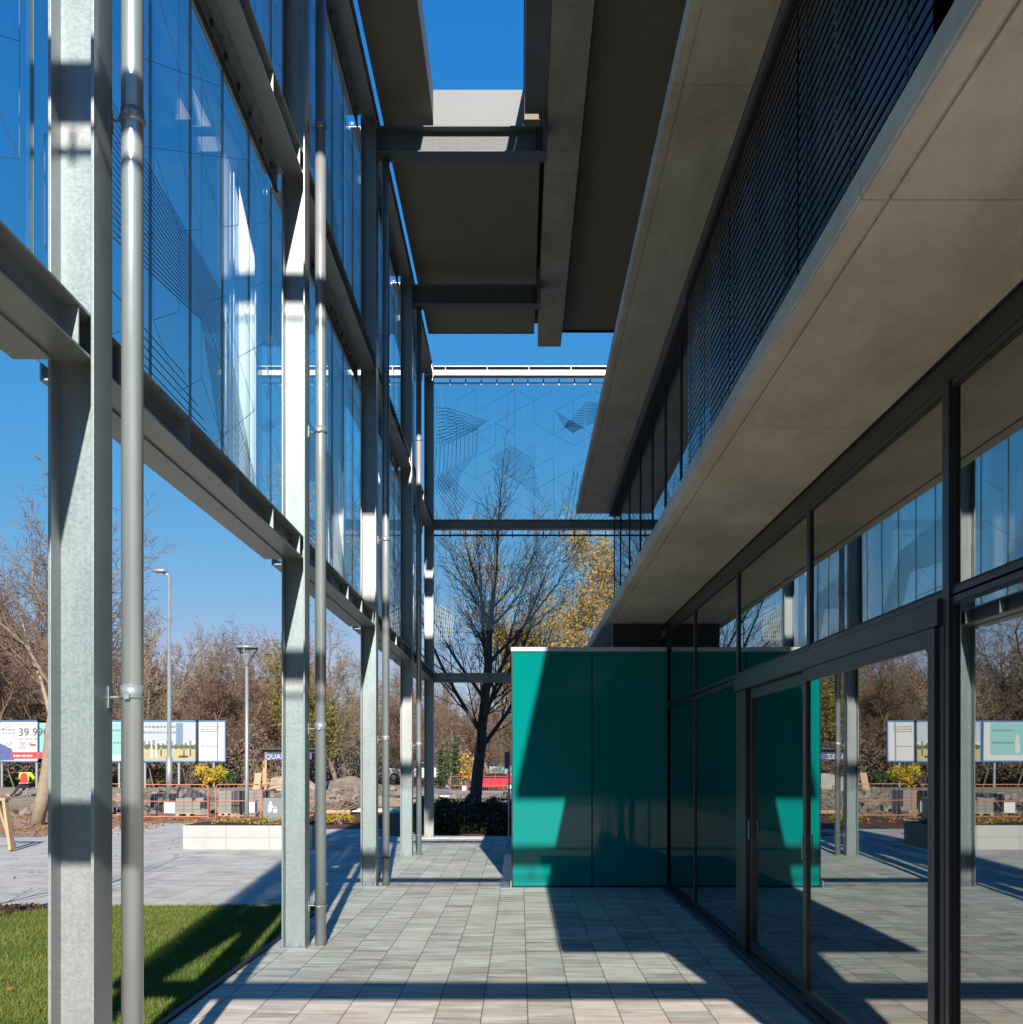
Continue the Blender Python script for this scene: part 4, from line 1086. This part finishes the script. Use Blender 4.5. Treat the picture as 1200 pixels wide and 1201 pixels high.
def heap(name, label, cx_, cy_, rx, ry, h, mat, seed):
    m = MB(); n_ = 26; rg = random.Random(seed); ph = rg.uniform(0,6)
    for j in range(n_+1):
        for i in range(n_+1):
            u = (i/n_-.5)*2; v = (j/n_-.5)*2; d = math.hypot(u, v)
            zz = h*max(0, 1-d)**.8*(1+.25*math.sin(u*6+ph)*math.cos(v*5)) + (rg.uniform(-.03,.03) if d < 1 else 0)
            x, y = cx_+u*rx, cy_+v*ry; m.v.append((x, y, gz(x,y)-.03+max(0, zz)))
    for j in range(n_):
        for i in range(n_): a = j*(n_+1)+i; m.f.append((a, a+1, a+n_+2, a+n_+1)); m.m.append(0)
    return tag(m.build(name, M[mat], None, True), label, 'heap')
heap('earth_heap', 'brown earth heap behind the low paver stack', PX(205,36), 36.5, 2.0, 1.5, .75, 'dirt', 1)
heap('sand_heap', 'grey sand heap under the timber shelter', PX(335,47), 48, 1.5, 1.1, 1.0, 'rebar_tarp', 2)
heap('rubble_heap', 'long pale rubble heap between the second and third columns', PX(418,52), 50, 3.2, 1.4, .55, 'rubble', 3)
# timber shelter with banner
Yh = 46.5; zg = gz(PX(330,Yh),Yh)
Hh = thing('timber_shelter', 'open timber shelter with lettered banner, half behind the second column', 'shelter', (PX(340,Yh), Yh, zg))
zt = PZ(880.5, Yh)
for px, y_, top in ((299, 1.6, PZ(891,Yh)), (311.5, 0, zt), (378.5, 0, zt+.05), (366, 1.6, PZ(891,Yh))):
    m = MB(); m.bar((PX(px,Yh), Yh+y_, zg-.1), (PX(px,Yh)+.02, Yh+y_, top), .10); m.build('post', M['timber'], Hh)
m = MB(); m.bar((PX(299,Yh),Yh+1.6,PZ(891,Yh)),(PX(311.5,Yh),Yh,zt),.07); m.bar((PX(299,Yh),Yh+1.6,PZ(899,Yh)),(PX(311.5,Yh),Yh,PZ(890,Yh)),.06); m.bar((PX(311,Yh),Yh,zt-.05),(PX(379,Yh),Yh,zt-.05),.08); m.build('rail', M['timber_grey'], Hh)
m = MB(); m.add([(PX(311,Yh)-.1,Yh-.3,zt+.05),(PX(376,Yh),Yh-.3,zt+.05),(PX(366,Yh),Yh+1.8,zt-.40),(PX(300,Yh),Yh+1.8,zt-.40),
                 (PX(311,Yh)-.1,Yh-.3,zt+.12),(PX(376,Yh),Yh-.3,zt+.12),(PX(366,Yh),Yh+1.8,zt-.33),(PX(300,Yh),Yh+1.8,zt-.33)], [(0,3,2,1),(4,5,6,7),(0,1,5,4),(1,2,6,5),(2,3,7,6),(3,0,4,7)])
m.build('roof', M['dark_block'], Hh)
m = MB(); m.box(PX(311,Yh), PX(366,Yh), Yh-.075, Yh-.06, PZ(890.5,Yh), PZ(883.5,Yh)); bn = m.build('banner', M['poster_navy'], Hh)
text_mesh('QUARBZ', .34, 'lettering', M['poster_white'], bn, (PX(311.5,Yh), Yh-.08, PZ(890.3,Yh)))
m = MB(); m.obox((PX(301,46),46.1,zg+.38), (.16,0,0), (0,.25,.45), (0,.02,-.012)); tag(m.build('leaning_board', M['timber']), 'pale board propped against the timber shelter', 'board')
m = MB()
for i in range(9):
    x = PX(rg.uniform(303,330),45); m.bar((x, 45+rg.uniform(-.4,.4), zg+.05+.06*i), (x+rg.uniform(.5,1.1), 45+rg.uniform(-.4,.4), zg+.05+.06*i+rg.uniform(-.05,.2)), .12, .03)
tag(m.build('plank_pile', M['timber']), 'loose pale planks lying at the foot of the timber shelter', 'planks')
# cut branches in the bark bed
t = thing('branch_pile', 'pile of cut bare branches lying behind the bark bed', 'branches', (PX(390,31), 31, 0))
m = MB(); rg = random.Random(5)
for i in range(26):
    x = PX(rg.uniform(378,408),31); y = 31+rg.uniform(-.6,.6); a = rg.uniform(-.5,.6); L = rg.uniform(.5,1.3)
    m.tube([(x,y,.05+rg.random()*.15),(x+L*.5*math.cos(a),y+.1,.15+rg.random()*.3),(x+L*math.cos(a),y+rg.uniform(-.3,.3),.08+rg.random()*.4)], [.035,.025,.008], 5)
m.build('branches', M['bark_wood'], t)
m = MB()
for i in range(5):
    x = PX(378+5*i,30.6); m.tube([(x,30.6,.08),(x+.35,30.6+rg.uniform(-.2,.2),.10)], .07, 8)
m.build('log', M['timber'], t)
# cars
def car(x, y, z, rz, mat, label, van=False):
    t = thing('parked_car', label, 'car', (x, y, z)); t.rotation_euler.z = rz
    L, Wd, Hc = 4.2, 1.72, 1.45
    m = MB(); prof = [(-2.1,.35),(-2.08,.75),(-1.95,.95),(-1.1,1.02),(-.55,1.42),(.9,1.46),(1.75,1.05),(2.05,.95),(2.1,.40),(1.7,.25),(-1.7,.25)]
    m.prism(prof, 'y', -Wd/2, Wd/2); m.build('body', M[mat], t, world=False, bevel=.06, fixn=True)
    for sy in (-1, 1):
        m = MB(); a, b_ = sorted((sy*(Wd/2-.01), sy*(Wd/2+.012))); m.prism([(-1.0,1.03),(-.52,1.37),(.15,1.40),(.15,1.0)], 'y', a, b_); m.prism([(.22,1.0),(.22,1.40),(.85,1.40),(1.45,1.06)], 'y', a, b_)
        m.build('side_window', M['car_glass'], t, world=False, fixn=True)
        for xx in (-1.35, 1.35):
            a, b_ = sy*(Wd/2-.16), sy*(Wd/2+.02)
            m = MB(); m.tube([(xx,a,.31),(xx,b_,.31)], .31, 20); wh = m.build('wheel', M['tyre'], t, world=False)
            m = MB(); m.tube([(xx,b_,.31),(xx,b_+sy*.01,.31)], .19, 16); m.build('rim', M['galvanized'], wh, world=False)
    for xx, nm in ((-2.09,'headlight'), (2.07,'tail_light')):
        for sy in (-.6, .6):
            m = MB(); m.box(xx-.04, xx+.04, sy-.2, sy+.2, .68, .82); m.build(nm, M['white_paint'] if nm == 'headlight' else M['hivis_red'], t, world=False)
car(PX(578,80), 80, gz(0,80)+.012, .05, 'car_red', 'red car parked beyond the orange barrier, right of dark trunk')
car(PX(483,76), 76, gz(-9,76)+.25, .1, 'car_white', 'white car glimpsed between the third and corner columns')
car(PX(545,84), 84, gz(0,84)+.012, 3.1, 'dark_frame', 'dark car parked behind the orange barrier, left of dark trunk')
t = thing('skip_container', 'teal sheet covered container behind the red car', 'container', (PX(587,90), 90, gz(0,90)))
zc = gz(0,90); m = MB(); m.prism([(PX(575,90),PZ(911,90)),(PX(600,90),PZ(911,90)),(PX(601,90),PZ(899,90)),(PX(574,90),PZ(899,90))], 'y', 90, 92); m.build('body', M['teal_sheet'], t, fixn=True)
m = MB()
for xx in (575, 580, 587, 594, 600): m.box(PX(xx,90)-.04, PX(xx,90)+.04, 89.93, 89.998, zc, PZ(899,90))
m.build('rib', M['lamp_grey'], t)

# ------------------------------------------------------------------ seated worker
def skin_body(name, mat, parent, verts, edges, rads, sub=2):
    me = bpy.data.meshes.new(name); me.from_pydata(verts, edges, [])
    o = bpy.data.objects.new(name, me); COL.objects.link(o)
    sk = o.modifiers.new('skin', 'SKIN'); sk.use_smooth_shade = True
    for i, r in enumerate(rads): me.skin_vertices[0].data[i].radius = (r, r) if not hasattr(r, '__len__') else r
    me.skin_vertices[0].data[0].use_root = True
    ss = o.modifiers.new('sub', 'SUBSURF'); ss.levels = sub; ss.render_levels = sub
    dg = bpy.context.evaluated_depsgraph_get(); dg.update()
    m2 = bpy.data.meshes.new_from_object(o.evaluated_get(dg)); m2.name = name
    COL.objects.unlink(o); bpy.data.objects.remove(o)
    m2.materials.clear(); m2.materials.append(mat)
    q = bpy.data.objects.new(name, m2); COL.objects.link(q); q.parent = parent
    return q
Yp = 42.5; xp = PX(29.5, Yp); zp = gz(xp, Yp)
Pw = thing('person', 'person sitting with back turned, yellow hi-vis jacket with red back, dark trousers', 'person', (xp, Yp, zp))
# whole body in one skin: pelvis, spine, head, arms reaching to the left, legs stretched to the left
vs = [(0,0,.52),(0,.02,.72),(0,.05,.95),(0,.06,1.06),(0,.08,1.13),(0,.09,1.24),
      (-.19,.05,1.00),(-.30,.16,.80),(-.34,.36,.74),(.19,.05,1.00),(.30,.16,.80),(.14,.36,.72),
      (-.10,.06,.50),(-.38,.28,.50),(-.70,.30,.08),(-.84,.34,.05),(.10,.06,.50),(-.16,.46,.52),(-.50,.52,.10),(-.64,.56,.05)]
es = [(0,1),(1,2),(2,3),(3,4),(4,5),(2,6),(6,7),(7,8),(2,9),(9,10),(10,11),(0,12),(12,13),(13,14),(14,15),(0,16),(16,17),(17,18),(18,19)]
rs = [(.16,.13),(.155,.12),(.18,.115),(.07,.07),(.06,.06),(.08,.09),.075,.055,.045,.075,.055,.045,.095,.075,.055,.05,.095,.075,.055,.05]
body = skin_body('body', M['trousers'], Pw, vs, es, rs)
jv = [(0,0,.56),(0,.02,.74),(0,.05,.96),(0,.06,1.045),(-.20,.05,1.0),(-.31,.16,.80),(-.34,.32,.75),(.20,.05,1.0),(.31,.16,.80),(.18,.32,.73)]
skin_body('jacket', M['hivis'], Pw, jv, [(0,1),(1,2),(2,3),(2,4),(4,5),(5,6),(2,7),(7,8),(8,9)], [(.185,.15),(.178,.14),(.205,.135),(.09,.08),.095,.075,.06,.095,.075,.06])
m = MB(); m.prism([(-.13,.60),(.13,.60),(.15,.95),(.08,1.04),(-.08,1.04),(-.15,.95)], 'y', -.165, -.10); m.v = [(x, y+(z-.6)*.12, z) for x, y, z in m.v]; m.build('back_panel', M['hivis_red'], Pw, world=False, bevel=.02, fixn=True)
m = MB(); m.box(-.205,.205,-.155,.13,.58,.63); m.build('reflective_band', M['hivis_orange'], Pw, world=False, bevel=.02)
hd = skin_body('head', M['skin'], Pw, [(0,.09,1.12),(0,.10,1.22),(0,.11,1.31),(0,.19,1.20),(-.085,.10,1.21),(.085,.10,1.21)], [(0,1),(1,2),(1,3),(1,4),(1,5)], [(.06,.06),(.082,.098),(.065,.07),.02,.015,.015])
hm = MB(); hm.lathe([(.096,1.21),(.104,1.25),(.095,1.32),(.05,1.365),(.01,1.375)], (0,.095,0), 20); hm.build('hair', M['hair'], Pw, True, world=False)
for sx, hx, hy, hz in ((-1,-.34,.38,.74),(1,.12,.38,.72)):
    pv = [(hx,hy,hz),(hx-.03,hy+.05,hz),(hx-.05,hy+.09,hz-.01)]
    hnd = skin_body('hand', M['skin'], Pw, pv+[(hx-.085+.02*j,hy+.10+.015*j,hz-.03) for j in range(4)]+[(hx-.07,hy+.04,hz+.03)], [(0,1),(1,2),(2,3),(2,4),(2,5),(2,6),(1,7)], [.03,.035,.032,.012,.012,.012,.011,.012], 1)
for fx, fy in ((-.84,.34),(-.64,.56)):
    m = MB(); m.box(fx-.16, fx+.06, fy-.05, fy+.05, .005, .10); m.build('boot', M['timber_grey'], Pw, world=False, bevel=.03)
S_ = thing('folding_stool', 'dark folding stool under the seated worker', 'stool', (xp, Yp, zp))
m = MB(); m.box(-.2,.2,-.14,.16,.385,.415); m.build('seat', M['black_matt'], S_, world=False, bevel=.01)
for y_ in (-.12, .14):
    m = MB(); m.bar((-.18,y_,0),(.18,y_,.385),.025); m.build('leg', M['lamp_grey'], S_, world=False)
    m = MB(); m.bar((.18,y_+.028,0),(-.18,y_+.028,.385),.025); m.build('leg', M['lamp_grey'], S_, world=False)
